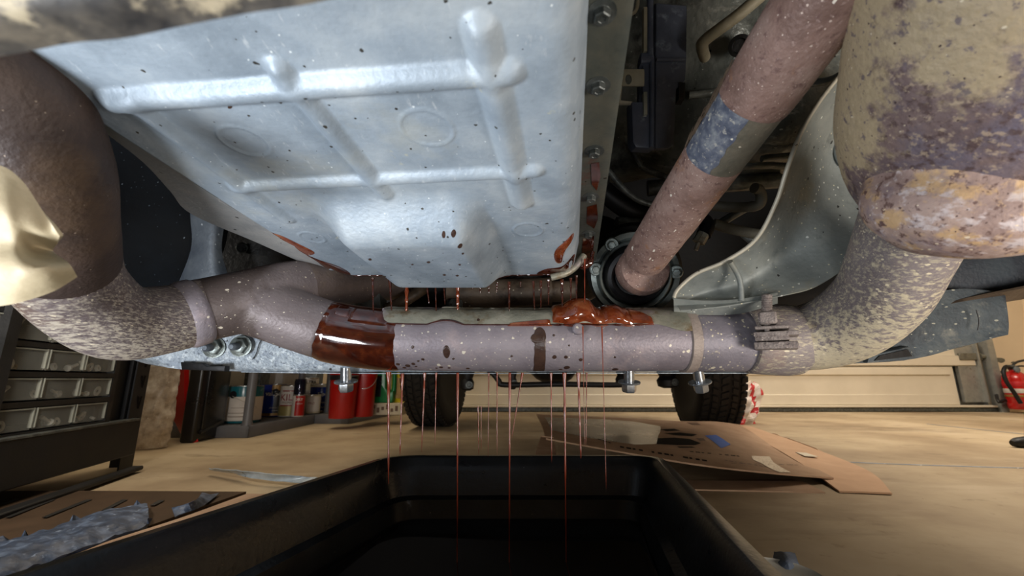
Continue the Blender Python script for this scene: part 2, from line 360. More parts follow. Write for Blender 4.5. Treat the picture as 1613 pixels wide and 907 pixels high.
 tyre=MAT('tyre_rubber', [(26, 24, 22), (34, 31, 28), (40, 37, 33)], 30, .75, 0, .3, 160, spec=.3),
 tub=MAT('black_tub_plastic', [(17, 18, 20), (24, 26, 28), (34, 36, 38)], 14, .3, 0, .2, 180, rvar=.12, patches=[((54, 48, 42), 7, .60, .76, (1, 1, 1), .6)], specks=[((130, 134, 138), 75, .05, .35, (1, 1, .6)), ((80, 76, 70), 120, .12, .2)]),
 floor=MAT('stained_concrete', [(128, 109, 84), (150, 131, 104), (168, 150, 121), (180, 163, 136)], 1.6, .62, 0, .12, 60, rvar=.14,
   patches=[((110, 92, 70), 2.2, .54, .68, (.5, 1.6, 1), .7), ((186, 170, 144), 3.4, .58, .7, (.4, 1.5, 1), .5), ((94, 78, 58), 9, .62, .74, (.6, 1.3, 1), .6), ((106, 84, 58), 26, .62, .72, (1, 1, 1), .4)], specks=[((70, 56, 40), 9, .035, .3), ((84, 68, 50), 30, .06, .3)]),
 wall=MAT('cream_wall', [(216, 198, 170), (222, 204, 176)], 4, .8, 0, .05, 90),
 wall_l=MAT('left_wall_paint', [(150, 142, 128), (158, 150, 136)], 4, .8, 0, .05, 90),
 door=MAT('cream_garage_door', [(212, 203, 184), (220, 211, 192)], 5, .55, 0, .04, 90),
 track=MAT('galvanised_track', [(142, 144, 140), (162, 162, 156)], 20, .45, .4, .15, 120, patches=[((110, 96, 80), 30, .62, .7)]),
 card=MAT('brown_cardboard', [(150, 122, 98), (162, 134, 110), (170, 143, 118)], 12, .8, 0, .12, 140, rvar=.05, spec=.2),
 cardpale=MAT('pale_cardboard', [(176, 140, 108), (188, 152, 120)], 12, .75, 0, .1, 140, rvar=.05),
 carddark=MAT('dim_brown_cardboard', [(56, 42, 29), (70, 53, 38)], 12, .75, 0, .12, 140, spec=.2),
 cardwet=MAT('oil_wetted_cardboard', [(48, 38, 30), (66, 53, 42)], 9, .28, 0, .03, 60, coat=.15, rvar=.05),
 print=MAT('black_print', [(16, 12, 11)], 10, .9, spec=.1), printgrey=MAT('faint_print', [(106, 82, 64)], 10, .7),
 foam=MAT('bluegrey_foam', [(32, 42, 58), (48, 60, 80), (82, 96, 118)], 38, .5, 0, .9, 60, patches=[((128, 140, 158), 80, .6, .7)]),
 bluetape=MAT('blue_masking_tape', [(40, 92, 186), (48, 102, 196)], 30, .5), whitetape=MAT('white_tape', [(205, 198, 182), (190, 180, 160)], 60, .4),
 cleartape=MAT('creased_packing_tape', [(176, 158, 136), (206, 194, 176), (150, 126, 104)], 130, .3, 0, .5, 200),
 greyplast=MAT('grey_shelf_plastic', [(92, 92, 95), (102, 102, 106)], 10, .45, 0, .05),
 benchblk=MAT('black_powdercoat', [(15, 16, 18), (21, 22, 25)], 14, .5, 0, .1, 200, spec=.35),
 bin=MAT('clear_bin_plastic', [(150, 150, 142), (170, 170, 160)], 20, .25, 0, .05, 90, alpha=.24),
 binedge=MAT('bin_rim_plastic', [(150, 150, 138), (166, 166, 152)], 20, .3, 0, 0, alpha=.6),
 bubble=MAT('bubble_wrap_film', [(178, 164, 150), (214, 202, 188), (236, 228, 216)], 30, .2, 0, .9, 55, alpha=.92, specks=[((250, 246, 240), 110, .24, .35)]),
 red=MAT('red_plastic', [(158, 18, 14), (176, 26, 20)], 8, .35), redgloss=MAT('red_enamel', [(176, 20, 18), (186, 26, 22)], 8, .25, coat=.4),
 casebk=MAT('black_case_plastic', [(18, 17, 16), (28, 26, 24)], 8, .3, 0, .1, 120, specks=[((80, 74, 66), 60, .1, .2)]),
 teal=MAT('teal_enamel', [(24, 92, 104), (30, 102, 112)], 8, .25), white=MAT('white_paper_label', [(198, 190, 182), (208, 200, 192)], 18, .6),
 cream=MAT('cream_label', [(190, 178, 150), (200, 188, 162)], 18, .5), blue=MAT('blue_label', [(20, 44, 130), (26, 52, 146)], 8, .25),
 blacklab=MAT('black_label', [(22, 22, 26), (30, 30, 34)], 8, .3), gold=MAT('gold_label', [(150, 112, 56), (168, 132, 76)], 20, .3, .3), olive=MAT('olive_gold_label', [(140, 126, 74), (156, 142, 92)], 20, .35, .2),
 redprint=MAT('dark_red_print', [(130, 22, 26)], 8, .4), whiteprint=MAT('white_print', [(215, 212, 205)], 8, .4), tinrim=MAT('tin_rim', [(150, 152, 150), (170, 170, 166)], 30, .25, .8),
 darkcap=MAT('dark_chrome_cap', [(34, 34, 48), (46, 46, 62)], 8, .12, .5), green=MAT('green_jug_plastic', [(10, 110, 56), (16, 126, 66)], 8, .3), yellow=MAT('yellow_label', [(214, 186, 20), (224, 196, 30)], 8, .35),
 palegreen=MAT('green_plastic_cap', [(20, 160, 70)], 8, .4), bagwhite=MAT('white_bag_film', [(212, 200, 190), (226, 214, 204)], 30, .4), bagred=MAT('red_bag_print', [(186, 34, 40)], 8, .4),
 ragblue=MAT('blue_cloth', [(84, 96, 114), (104, 116, 134)], 60, .85, 0, .4, 300), lid=MAT('grey_lid_plastic', [(176, 172, 160), (190, 186, 174)], 10, .45),
 rubber=MAT('black_rubber', [(10, 10, 12), (16, 16, 19)], 20, .5, 0, .1, spec=.35), ceil=MAT('ceiling_paint', [(200, 192, 178)], 4, .9), wire=MAT('white_wire', [(180, 176, 168)], 8, .3, .5),
 body=MAT('underbody_coating', [(20, 21, 22), (30, 31, 32)], 8, .7, 0, .4, 60), sliver=MAT('grey_plastic_sliver', [(130, 142, 150), (168, 178, 184)], 30, .3, .1, .2, 80),
 hw=MAT('zinc_hardware', [(190, 186, 172), (214, 210, 198)], 60, .3, .3), brass=MAT('brass_hardware', [(190, 150, 70)], 20, .25, .8),
)
# ================================================================== THE ROOM
XL, XR, YB, YF, ZC = -1.75, 4.6, 3.72, -3.2, 2.55
bm = NB(); add_box(bm, ((XL+XR)/2, (YB+YF)/2, -.05), (XR-XL+.4, YB-YF+.4, .1)); struct('floor', bm, M['floor'])
flo = bpy.data.objects['floor']
for pl in ([(1305, 727), (1420, 732), (1613, 738), (1800, 742)], [(1460, 668), (1613, 684), (1760, 696)]):
    bm = NB(); add_tube(bm, [(G(x, y, -.0006), .003) for x, y in pl], 6, 4); obj('crack', bm, M['strut'], flo)
bm = NB(); add_box(bm, ((XL+XR)/2, (YB+YF)/2, ZC+.05), (XR-XL+.4, YB-YF+.4, .1)); struct('ceiling', bm, M['ceil'])
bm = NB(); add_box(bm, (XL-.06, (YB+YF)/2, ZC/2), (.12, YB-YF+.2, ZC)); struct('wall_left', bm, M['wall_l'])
bm = NB(); add_box(bm, (XR+.06, (YB+YF)/2, ZC/2), (.12, YB-YF+.2, ZC)); struct('wall_right', bm, M['wall'])
bm = NB(); add_box(bm, ((XL+XR)/2, YF-.06, ZC/2), (XR-XL, .12, ZC)); struct('wall_front', bm, M['wall'])
# back wall, with the garage door in it
pr = PY(1567, 600, YB); DXR = pr.x-.03; DXL = -1.42
bm = NB()
add_box(bm, ((DXR+.03+XR)/2, YB+.06, ZC/2), (XR-DXR-.03, .12, ZC))
add_box(bm, ((XL+DXL)/2, YB+.06, ZC/2), (DXL-XL, .12, ZC))
add_box(bm, ((DXL+DXR+.03)/2, YB+.06, (2.2+ZC)/2), (DXR+.03-DXL, .12, ZC-2.2))
struct('wall_back', bm, M['wall'])
# garage door: horizontal sections with pressed ribs
def zat(py, Y=YB): return PY(806, py, Y).z
door = None
z0 = .055; secs = []
zs = [z0, zat(576)] + [zat(576)+.54*k for k in range(1, 5)]
bm = NB(); add_box(bm, ((DXL+DXR)/2, YB+.075, 1.1), (DXR-DXL, .02, 2.2)); door = struct('door_1', bm, M['track'])
for a, b_ in zip(zs, zs[1:]):
    bm = NB(); h = b_-a-.006
    xr = DXR-.30 if a < .1 else DXR-.06
    add_box(bm, ((DXL+xr)/2, YB+.03, a+h/2), (xr-DXL, .04, h), bevel=.004)
    # pressed horizontal ribs on each section
    zr1 = a+h*.30; zr2 = a+h*.84
    add_box(bm, ((DXL+xr-.04)/2, YB+.006, a+.045), (xr-DXL-.04, .02, .09), bevel=.006)
    add_box(bm, ((DXL+xr-.04)/2, YB+.006, b_-.05), (xr-DXL-.04, .02, .06), bevel=.006)
    obj('panel', bm, M['door'], door)
bm = NB(); add_box(bm, ((DXL+DXR-.05)/2, YB-.005, z0-.008), (DXR-.02-DXL, .07, .016), bevel=.003); r_ = obj('bottom_rail', bm, M['door'], door)
bm = NB(); add_box(bm, ((DXL+DXR)/2, YB, .021), (DXR-DXL-.02, .05, .042), bevel=.008); obj('weather_seal', bm, M['steeldk'], door)
bm = NB()
x1 = DXR-.17; add_box(bm, (x1, YB+.02, .34), (.17, .03, .52)); add_box(bm, (x1+.085, YB+.0, .34), (.012, .05, .52))
obj('end_stile', bm, M['track'], door)
bm = NB(); add_box(bm, (DXR-.14, YB+.0, zat(567)+.03), (.2, .03, .06), bevel=.004); add_lathe(bm, [(.02, 0), (.02, .05)], (DXR-.06, YB-.01, zat(567)+.03), (1, 0, 0), 12)
obj('hinge_bracket', bm, M['hose'], door)
bm = NB(); add_box(bm, (DXR+.005, YB-.05, 1.1), (.05, .012, 2.2)); add_box(bm, (DXR+.03, YB-.02, 1.1), (.008, .07, 2.2)); add_box(bm, (DXR-.02, YB-.02, 1.1), (.008, .07, 2.2))
struct('trim_1', bm, M['track'])
# damp patches on the wall beside the track
for (px, py, rx, rz, lab_) in ((1566, 567, .05, .022, 'brown scuff high on cream wall right of the door track'), (1573, 586, .045, .012, 'small dark smear low on cream wall above black cord'), (1590, 571, .03, .010, 'small brown scuff on cream wall above fire extinguisher')):
    bm = NB()
    c = PY(px+8, py, YB-.002); ring = []
    for k in range(18):
        a = 2*PI*k/18; q = 1+.4*noise.noise(Vector((math.cos(a)*2, math.sin(a)*2, px)))
        ring.append(c+Vector((math.cos(a)*rx*q, 0, math.sin(a)*rz*q)))
    prism(bm, ring, (0, .004, 0)); o = obj('wall_stain', bm, M['hose'])
    tag(o, lab_, 'wall stain')

# ================================================================== THE VEHICLE
YAW = math.radians(7.9)
AX = Vector((math.sin(YAW), math.cos(YAW), 0)); LX = Vector((math.cos(YAW), -math.sin(YAW), 0))
RZ = Matrix.Rotation(-YAW, 3, 'Z')
def car(l, y, z): return Vector((.03, 0, 0)) + LX*l + AX*y + Vector((0, 0, z))
veh = thing('car_body', 'dark underside floor of the lifted vehicle above the gearbox', 'car body', car(0, 1.0, .5))
bm = NB(); add_box(bm, car(0, .35, 1.13), (1.80, 3.1, .5), RZ, bevel=.05); add_box(bm, car(.0, 2.6, 1.13), (1.30, 1.7, .5), RZ, bevel=.03); add_box(bm, car(0, 2.6, 1.3), (1.8, 1.7, .4), RZ, bevel=.03)
obj('floor_pan', bm, M['body'], veh)
bm = NB()
for s in (-1, 1): pass
bm.free()
for s in (-1, 1):
    bm = NB(); add_box(bm, car(s*.84, .35, .68), (.12, 3.0, .36), RZ, bevel=.02); obj('sill', bm, M['body'], veh)
for k in range(7):
    bm = NB(); add_box(bm, car(0, -.6+k*.6, .87), (1.2, .09, .05), RZ, bevel=.015); obj('floor_rib', bm, M['body'], veh)
for s in (-1,1):
    bm = NB(); add_box(bm, car(s*.52, 1.2, .835), (.09, 3.6, .09), RZ, bevel=.01); obj('chassis_rail', bm, M['dark'], veh)

# ---- transmission pan
VF = ray(900, 670).normalized(); VS = (-ray(-3400, 472)).normalized(); VS = (VS-VF*VS.dot(VF)).normalized()
NU = VS.cross(VF).normalized()               # up, away from the viewer
R0 = PY(906, 437, .50)
def uv(px, py):
    p = hit(px, py, R0, NU)-R0; return p.dot(VS), -p.dot(VF)
def pp(u, v, h=0.0): return R0 + VS*u - VF*v - NU*h
ul = uv(300, 315)[0]; W_ = .311
Lp = uv(560, -60)[1]
HS = [((180, 160), (800, 112), .0100, .0066), ((372, 293), (842, 268), .0082, .0052)]
VSG = [((205, 158), (452, 345), .0085, .0045), ((440, 108), (606, 302), .0085, .0056), ((757, 45), (822, 318), .0100, .0066)]
ribs = [(uv(*a), uv(*b), wd, ht) for a, b, wd, ht in HS+VSG]
circ = [(uv(386, 223), .0155), (uv(673, 202), .0165), (uv(832, 362), .0135), (uv(492, 374), .0125)]
def segd(u, v, a, b):
    du, dv = b[0]-a[0], b[1]-a[1]; t = max(0, min(1, ((u-a[0])*du+(v-a[1])*dv)/(du*du+dv*dv)))
    return math.hypot(u-a[0]-t*du, v-a[1]-t*dv)
def sst(x, a, b):
    t = max(0, min(1, (x-a)/(b-a))); return t*t*(3-2*t)
su0 = uv(520, 345)[0]; su1 = uv(772, 345)[0]; sv1 = uv(640, 312)[1]
def pan_h(u, v):
    h = 0
    hs = []
    for a, b, wd, ht in ribs:
        d = segd(u, v, a, b)/wd
        if d < 1: hs.append(ht*(math.cos(d*PI/2)**1.1))
    if hs: hs.sort(); h += hs[-1] + (.25*hs[-2] if len(hs) > 1 else 0)
    for (c, r) in circ:
        d = abs(math.hypot(u-c[0], v-c[1])-r)
        if d < .0014: h += .0013*(1-d/.0014)
    k = sst(u, su0-.012, su0+.028)*(1-sst(u, su1-.026, su1+.002))*(1-sst(v, sv1-.035, sv1+.012))
    h += .030*k*(.10+.90*sst(v, .0, .055))
    h += .0005*noise.noise(Vector((u*18, v*18, 0)))
    ed = min((u+W_)*2.4, -u*.8, v, Lp-v)
    # rounded plan corners
    for (cu, cv, rc) in ((-.03, .03, .03), (-W_+.03, .03, .03), (-.03, Lp-.03, .03), (-W_+.058, Lp-.058, .058)):
        if (u-cu)*(1 if cu > -W_/2 else -1) > 0 and (v-cv)*(1 if cv > Lp/2 else -1) > 0:
            ed = min(ed, rc-math.hypot(u-cu, v-cv))
    r = .014
    if ed < r:
        q = max(0, r-ed)
        h -= (r-math.sqrt(max(0, r*r-min(q, r)**2)))
        if ed < 0: h -= min(.026, -ed*6)
    return h
NUx, NVx = 260, 250
bm = NB(); P = []
for j in range(NVx+1):
    v = -.004+(Lp+.008)*j/NVx; row = []
    for i in range(NUx+1):
        u = -W_-.004+(W_+.008)*i/NUx
        row.append(pp(u, v, pan_h(u, v)))
    P.append(row)
grid_mesh(bm, P)
tp = thing('transmission_pan', 'large grey steel transmission pan with pressed ribs dripping oil', 'oil pan', pp(-W_/2, Lp/2, 0))
obj('pan_shell', bm, M['pan'], tp, angle=80)
# flange with bolts round the pan, gasket behind it
FD = -.034
bm = NB(); fo = .030
def flange_ring(o_, h0, h1, inner=-.012, wav=0.0):
    outer = []; n = 200
    cs = [(-W_+.01, -o_), (o_*.9, -o_), (o_*.9, Lp+o_), (-W_+.01, Lp+o_)]
    per = []
    for a, b in zip(cs, cs[1:]+cs[:1]):
        for k in range(40):
            t = k/40; per.append((a[0]+(b[0]-a[0])*t, a[1]+(b[1]-a[1])*t))
    ic = []
    for (u, v) in per: ic.append((max(-W_-inner*0+.004, min(-.004, u)), max(.004, min(Lp-.004, v))))
    N = len(per)
    A = []
    for (u, v), (a, b) in zip(per, ic):
        wv = wav*math.sin((u+v)*260)
        du, dv = u-a, v-b; l = math.hypot(du, dv) or 1
        uu, vv = u+du/l*wv, v+dv/l*wv
        A.append([bm.verts.new(pp(a, b, h0)), bm.verts.new(pp(uu, vv, h0)), bm.verts.new(pp(uu, vv, h1)), bm.verts.new(pp(a, b, h1))])
    for k in range(N):
        p, q = A[k], A[(k+1) % N]
        for e in range(4): bm.faces.new((p[e], p[(e+1) % 4], q[(e+1) % 4], q[e]))
flange_ring(fo, FD, FD-.0035); obj('flange', bm, M['panflange'], tp)
bm = NB(); flange_ring(fo-.001, FD-.0038, FD-.0058, wav=.0007); obj('gasket', bm, M['rubber'], tp)
bm = NB(); flange_ring(fo-.003, FD-.006, FD-.05, wav=.0008); obj('gearbox_edge', bm, M['steeldk'], tp)
for (px, py) in ((942, 135), (936, 238), (931, 310), (927, 368), (948, 20)):
    p = hit(px, py, R0+NU*(-FD), NU)
    bm = NB(); hexbolt(bm, p+NU*.001, -NU, .0045, .006, washer=1.75)
    obj('bolt', bm, M['steeldk'], tp)
lb = [uv(300, 345), uv(420, 395), uv(200, 250)]
for k in range(4):
    pass
bm = NB()
inn = [uv(100, 148), uv(160, 200), uv(234, 250), uv(300, 299), uv(360, 333), uv(425, 367), uv(480, 398), uv(538, 431)]
def uvh(px, py, h):
    p = hit(px, py, R0+NU*h, NU)-R0; return p.dot(VS), -p.dot(VF)
out = [uvh(100, 148, .012), uvh(160, 204, .012), uvh(226, 256, .012), uvh(268, 301, .012), uvh(303, 338, .012), uvh(400, 380, .012), uvh(482, 416, .012), uvh(540, 437, .012)]
ctrl = [[pp(u+.006, v, -.0035) for u, v in inn], [pp(u-.004, v, -.006) for u, v in inn], [pp(u, v, -.012) for u, v in out]]
sheet(bm, ctrl, .002, 3, 5); obj('side_flange', bm, M['panflange2'], tp)
# oil films lying on the pan
def film(name, poly, h, m, parent, thick=.0006):
    bm = NB(); n = len(poly)
    us = [uv(*q) for q in poly]
    pts = []
    K = 5
    for i in range(n):
        a, b, c, d = us[i-1], us[i], us[(i+1) % n], us[(i+2) % n]
        for k in range(K):
            q = cr(Vector(a), Vector(b), Vector(c), Vector(d), k/K); pts.append(q)
    cu = sum((Vector(q) for q in pts), Vector((0, 0)))/len(pts)
    rings = []
    for s, dh in ((1.0, .0002), (.9, thick), (.5, thick*1.3), (.001, thick*1.4)):
        ring = []
        for q in pts:
            x = cu+(q-cu)*s; ring.append(bm.verts.new(pp(x[0], x[1], pan_h(x[0], max(x[1], 0))+dh+h)))
        rings.append(ring)
    for A, B in zip(rings, rings[1:]):
        for k in range(len(A)): bm.faces.new((A[k], A[(k+1) % len(A)], B[(k+1) % len(A)], B[k]))
    return obj(name, bm, m, parent)
o = film('oil_patch', [(424, 368), (440, 370), (470, 384), (494, 396), (492, 401), (478, 401), (450, 388)], 0, M['oil_orange'], tp)
o = film('oil_patch', [(480, 401), (505, 410), (535, 420), (552, 431), (545, 437), (522, 432), (500, 418)], 0, M['oil'], tp)
o = film('oil_patch', [(901, 376), (903, 383), (892, 393), (887, 403), (884, 414), (876, 413), (873, 400), (880, 388)], 0, M['oil_orange'], tp)
o = film('oil_patch', [(846, 432), (858, 424), (884, 420), (903, 410), (905, 424), (892, 436), (870, 438)], 0, M['oil'], tp)
for (px, py, rr_) in ((703, 330, 3), (718, 329, 3.4), (729, 340, 3.4), (733, 352, 2), (680, 368, 2.5), (590, 363, 2.6), (728, 372, 2), (704, 391, 2.2), (724, 392, 2.2), (655, 372, 1.6), (612, 396, 1.8), (362, 168, 4)):
    film('dirt_spot', [(px+rr_*math.cos(k*PI/3)*(1+.2*math.sin(k*2.3+px)), py+rr_*.8*math.sin(k*PI/3)) for k in range(6)], 0, M['oilstain'], tp, .0002)
for pl_ in ([(931, 258), (944, 256), (946, 278), (940, 300), (932, 290)], [(925, 326), (940, 322), (942, 345), (936, 360), (924, 352)], [(918, 376), (936, 372), (934, 402), (926, 412), (916, 404)]):
    pts_ = [hit(x, y, R0+NU*(-FD-.0006), NU) for x, y in pl_]; bm = NB(); prism(bm, pts_, NU*.0004); obj('oil_patch', bm, M['oil'], tp)
# magnet/clip strap curling round the rear corner
bm = NB(); add_tube(bm, T([PD(868, 437, .50), PD(892, 430, .50), PD(908, 418, .505), PD(920, 402, .51)], .0042), 12, 5); obj('corner_strap', bm, M['strip'], tp)
# wet bead along the rear lip
bm = NB(); pts = []
for px in range(560, 906, 6):
    u = uv(px, 437)[0]; pts.append((pp(u, .0085, pan_h(u, .0085)+.0002), .0012+.0006*math.sin(px*.37)+.0004*math.sin(px*1.3)))
add_tube(bm, pts, 10, 2); obj('oil_bead', bm, M['oil'], tp)
# oily wet flange end at the right rear
bm = NB(); add_tube(bm, [(PD(922, 405, .515), .004), (PD(918, 418, .515), .006), (PD(930, 412, .515), .004), (PD(934, 396, .515), .002)], 12, 5, rough=.002, rs=200); obj('oil_bead', bm, M['oil'], tp)

# ---- gearbox housing above the pan and cross tubes
gb = thing('gearbox_housing', 'dark greasy gearbox casing seen above the rear of the pan', 'gearbox', car(-.1, .7, .42))
bm = NB(); cen = (PD(700, 330, .62)); add_box(bm, R0+VS*(-W_/2)-VF*(Lp/2)+NU*.11, (W_+.03, Lp+.05, .1), Matrix((VS, VF, NU)).transposed(), bevel=.01)
obj('casing', bm, M['dark'], gb)
bm = NB(); add_tube(bm, [(PD(706, 462, .62), .022), (PD(780, 462, .62), .022), (PD(868, 459, .62), .021)], 24, 3); add_tube(bm, [(PD(866, 459, .62), .016), (PD(905, 458, .62), .016)], 20, 2)
obj('output_tube', bm, M['brown'], gb)
bm = NB(); add_tube(bm, [(PD(640, 458, .72), .05), (PD(760, 446, .74), .06), (PD(900, 430, .76), .06), (PD(960, 380, .8), .06)], 20, 4); obj('tail_housing', bm, M['dark'], gb)
bm = NB(); prism(bm, [PD(556, 436, .62), PD(583, 436, .62), PD(598, 462, .62), PD(602, 500, .62), PD(556, 495, .62)], (0, .03, .004), .002); obj('mount_bracket', bm, M['steeldk'], gb)
bm = NB(); add_tube(bm, T([PD(600, 492, .64), PD(640, 472, .64), PD(668, 454, .66)], .009), 14, 3); obj('mount_arm', bm, M['brown'], gb)
bm = NB(); hexbolt(bm, PD(716, 480, .6), (0, -1, .1), .008, .01); obj('bolt', bm, M['steeldk'], gb)

ft = thing('fuel_tank', 'black tank shape far behind the gearbox under the floor', 'tank', car(0, 1.35, .44))
bm = NB(); add_box(bm, car(0.05, 1.35, .70), (1.5, .5, .54), RZ, bevel=.05, seg=3); obj('tank_body', bm, M['body'], ft)
for k_ in (-1, 1):
    bm = NB(); add_box(bm, car(k_*.35, 1.35, .435), (.05, .56, .012), RZ, bevel=.003); obj('strap', bm, M['black'], ft)
# ---- blurred crossmember right over the lens
bm = NB()
ctrl = [[PD(-260, 125, .115), PD(60, 78, .108), PD(300, 38, .104), PD(520, -4, .102), PD(760, -60, .1), PD(1000, -110, .1)],
        [PD(-280, 60, .098), PD(40, 8, .094), PD(290, -40, .094), PD(520, -80, .094), PD(760, -130, .092), PD(1000, -180, .092)],
        [PD(-300, -60, .09), PD(20, -110, .09), PD(280, -150, .09), PD(520, -190, .09), PD(760, -240, .09), PD(1000, -280, .09)]]
sheet(bm, ctrl, .006, 8, 8, .001, 60)
o = obj('crossmember', bm, M['muddy']); tag(o, 'out of focus mud spotted crossmember along the top left edge', 'crossmember')

def colx_(p):
    q = p-CAM; return CX+F*q.x/(q.y*_c+q.z*_s)
# ---- left exhaust, Y junction and crossover pipe
r0 = .0363
LP_ = [(PD(-150, -50, .20), .036), (PD(-78, 50, .215), .036), (PD(8, 155, .235), .036), (PD(62, 258, .26), .0355), (PD(84, 360, .30), .036), (PD(112, 446, .352), .0365), (PD(185, 505, .40), .0365), (PD(262, 503, .44), .0355), (PD(325, 487, .47), .035)]
UP_ = [(PD(318, 489, .468), .0352), (PD(395, 472, .495), .036), (PD(465, 452, .54), .0345), (PD(540, 444, .60), .033), (PD(640, 440, .70), .032), (PD(760, 436, .9), .032)]
CR_ = [(PD(326, 487, .474), .027), (PD(372, 480, .489), .0315), (PD(420, 488, .498), .0350), (PD(470, 505, .507), .0358), (PD(530, 524, .514), .036), (PD(590, 533, .515), .0363), (PD(650, 536, .515), r0), (PD(760, 537, .515), r0), (PD(900, 537, .515), r0), (PD(1000, 537, .515), r0), (PD(1084, 536, .515), r0)]
XP_ = [(PD(1078, 536, .515), r0*1.03), (PD(1140, 536, .515), r0*1.04), (PD(1195, 535, .513), r0*1.05)]
RP_ = [(PD(1185, 535, .512), .0368), (PD(1240, 535, .508), .0372), (PD(1298, 525, .492), .040), (PD(1346, 502, .467), .0415), (PD(1388, 462, .435), .041), (PD(1414, 410, .405), .0405), (PD(1440, 352, .375), .041), (PD(1474, 290, .34), .043)]
ex = thing('exhaust_crossover_pipe', 'mauve grey exhaust pipe crossing the picture, splashed with red oil', 'exhaust pipe', PD(700, 585, .515))
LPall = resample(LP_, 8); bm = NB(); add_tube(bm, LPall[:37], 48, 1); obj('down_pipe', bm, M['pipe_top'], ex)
bm = NB(); add_tube(bm, LPall[36:], 48, 1); obj('elbow_pipe', bm, M['pipe_elbow'], ex)
CRall = resample(CR_, 8); UPall = resample(UP_, 7)
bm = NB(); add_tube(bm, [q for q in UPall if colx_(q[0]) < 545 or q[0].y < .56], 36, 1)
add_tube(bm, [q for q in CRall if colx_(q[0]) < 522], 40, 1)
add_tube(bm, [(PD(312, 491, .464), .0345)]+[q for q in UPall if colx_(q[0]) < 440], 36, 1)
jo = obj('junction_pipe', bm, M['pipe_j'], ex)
md = jo.modifiers.new('r', 'REMESH'); md.mode = 'VOXEL'; md.voxel_size = .0022; md.use_smooth_shade = True
ms = jo.modifiers.new('s', 'SMOOTH'); ms.factor = .5; ms.iterations = 14
dg = bpy.context.evaluated_depsgraph_get(); dg.update()
nm_ = bpy.data.meshes.new_from_object(jo.evaluated_get(dg)); jo.modifiers.clear(); old = jo.data; jo.data = nm_; bpy.data.meshes.remove(old); nm_.name = 'junction_pipe'
for p in nm_.polygons: p.use_smooth = True
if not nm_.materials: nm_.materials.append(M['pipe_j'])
bm = NB(); add_tube(bm, [q for q in UPall if q[0].y > .53], 36, 1); obj('branch_pipe', bm, M['pipe_brown'], ex)
bm = NB(); add_tube(bm, [q for q in CRall if colx_(q[0]) > 508], 48, 1); obj('cross_pipe', bm, M['pipe'], ex)
bm = NB(); add_tube(bm, XP_, 48, 6); obj('outer_sleeve', bm, M['pipe_r'], ex)
CRs = resample(CR_, 12); Tcr, FRcr = frames(CRs)
def cr_at(px):
    """sample of the crossover pipe under picture column px: centre, tangent, up, toward viewer, radius"""
    best = min(range(len(CRs)), key=lambda i: abs(colx(CRs[i][0])-px))
    j = best+1 if colx(CRs[best][0]) < px else best-1
    j = max(0, min(len(CRs)-1, j))
    x0, x1 = colx(CRs[best][0]), colx(CRs[j][0]); t = 0 if x1 == x0 else (px-x0)/(x1-x0)
    p = CRs[best][0].lerp(CRs[j][0], t); r = CRs[best][1]*(1-t)+CRs[j][1]*t
    tn = Tcr[best]; tv = (CAM-p); tv = (tv-tn*tv.dot(tn)).normalized(); up = tn.cross(tv)
    if up.z < 0: up = -up
    return p, tn, up, tv, r
def colx(p):
    q = p-CAM; d = q.y*_c+q.z*_s; return CX+F*q.x/d
def on_pipe(px, a, dr=0.0):
    """a degrees: 0 faces the camera, 90 top, -90 bottom"""
    p, tn, up, tv, r = cr_at(px); a = math.radians(a)
    return p+(tv*math.cos(a)+up*math.sin(a))*(r+dr)
def pipe_patch(name, x0, x1, lo, hi, dr, m, parent, nx=40, na=16, edge=0.0, label=None):
    """film on the pipe between picture columns x0,x1 and angles lo(t)..hi(t)"""
    bm = NB(); P = []
    for i in range(nx+1):
        t = i/nx; row = []
        for k in range(na+1):
            s = k/na
            l = lo(t) if callable(lo) else lo; h = hi(t) if callable(hi) else hi
            a = l+(h-l)*s
            x = x0+(x1-x0)*t
            if edge: x += edge*noise.noise(Vector((a*.07, t*3, 5)))*(1 if t > .5 else -1)*(abs(t-.5)*2)**2*2
            d = dr(t, s) if callable(dr) else dr
            ee = min(min(t, 1-t)*14, min(s, 1-s)*10, 1)
            row.append(on_pipe(x, a, .0002+(d)*ee))
        P.append(row)
    grid_mesh(bm, P); return obj(name, bm, m, parent, angle=70)
pipe_patch('oil_film', 513, 633, -110, 150, lambda t, s: .0010+.0002*math.sin(s*17+t*3), M['oil'], ex, 40, 60, 1.2)
pipe_patch('oil_film', 556, 626, 22, 66, lambda t, s: .0026*math.sin(PI*s)**.5*math.sin(PI*min(1, t*1.0+.08))**.4+.0008, M['oil'], ex, 24, 14, 1)
pipe_patch('oil_film', 527, 556, 30, 62, lambda t, s: .002*math.sin(PI*s)**.5, M['oil'], ex, 14, 12, 3)
pipe_patch('oil_run', 839, 856, -80, lambda t: 14+12*math.sin(t*PI)**.6, .0004, M['oilstain'], ex, 16, 24, .4)
pipe_patch('oil_run', 834, 854, lambda t: 4-9*math.sin(t*PI)**.5, lambda t: 6+9*math.sin(t*PI)**.5, .0006, M['oilstain'], ex, 14, 12, .6)
pipe_patch('oil_run', 705, 716, lambda t: -20-13*math.sin(t*PI)**.6, lambda t: -20+12*math.sin(t*PI)**.6, .0006, M['oilstain'], ex, 14, 12, .3)
rnd = random.Random(3)
spots = [(637, -50, 3), (651, -54, 4), (660, -48, 3), (663, -56, 2), (668, -40, 2), (675, -36, 2.5), (700, -58, 3), (712, -60, 2.5), (720, -34, 2), (661, -12, 2.5), (869, -30, 3.5), (886, -30, 3), (889, -58, 5), (908, -36, 3), (806, -28, 2), (868, 10, 2), (890, -8, 1.6), (958, -30, 2), (963, -66, 5), (740, -62, 3), (645, -62, 3), (693, -61, 2), (880, -66, 3)]
bm = NB()
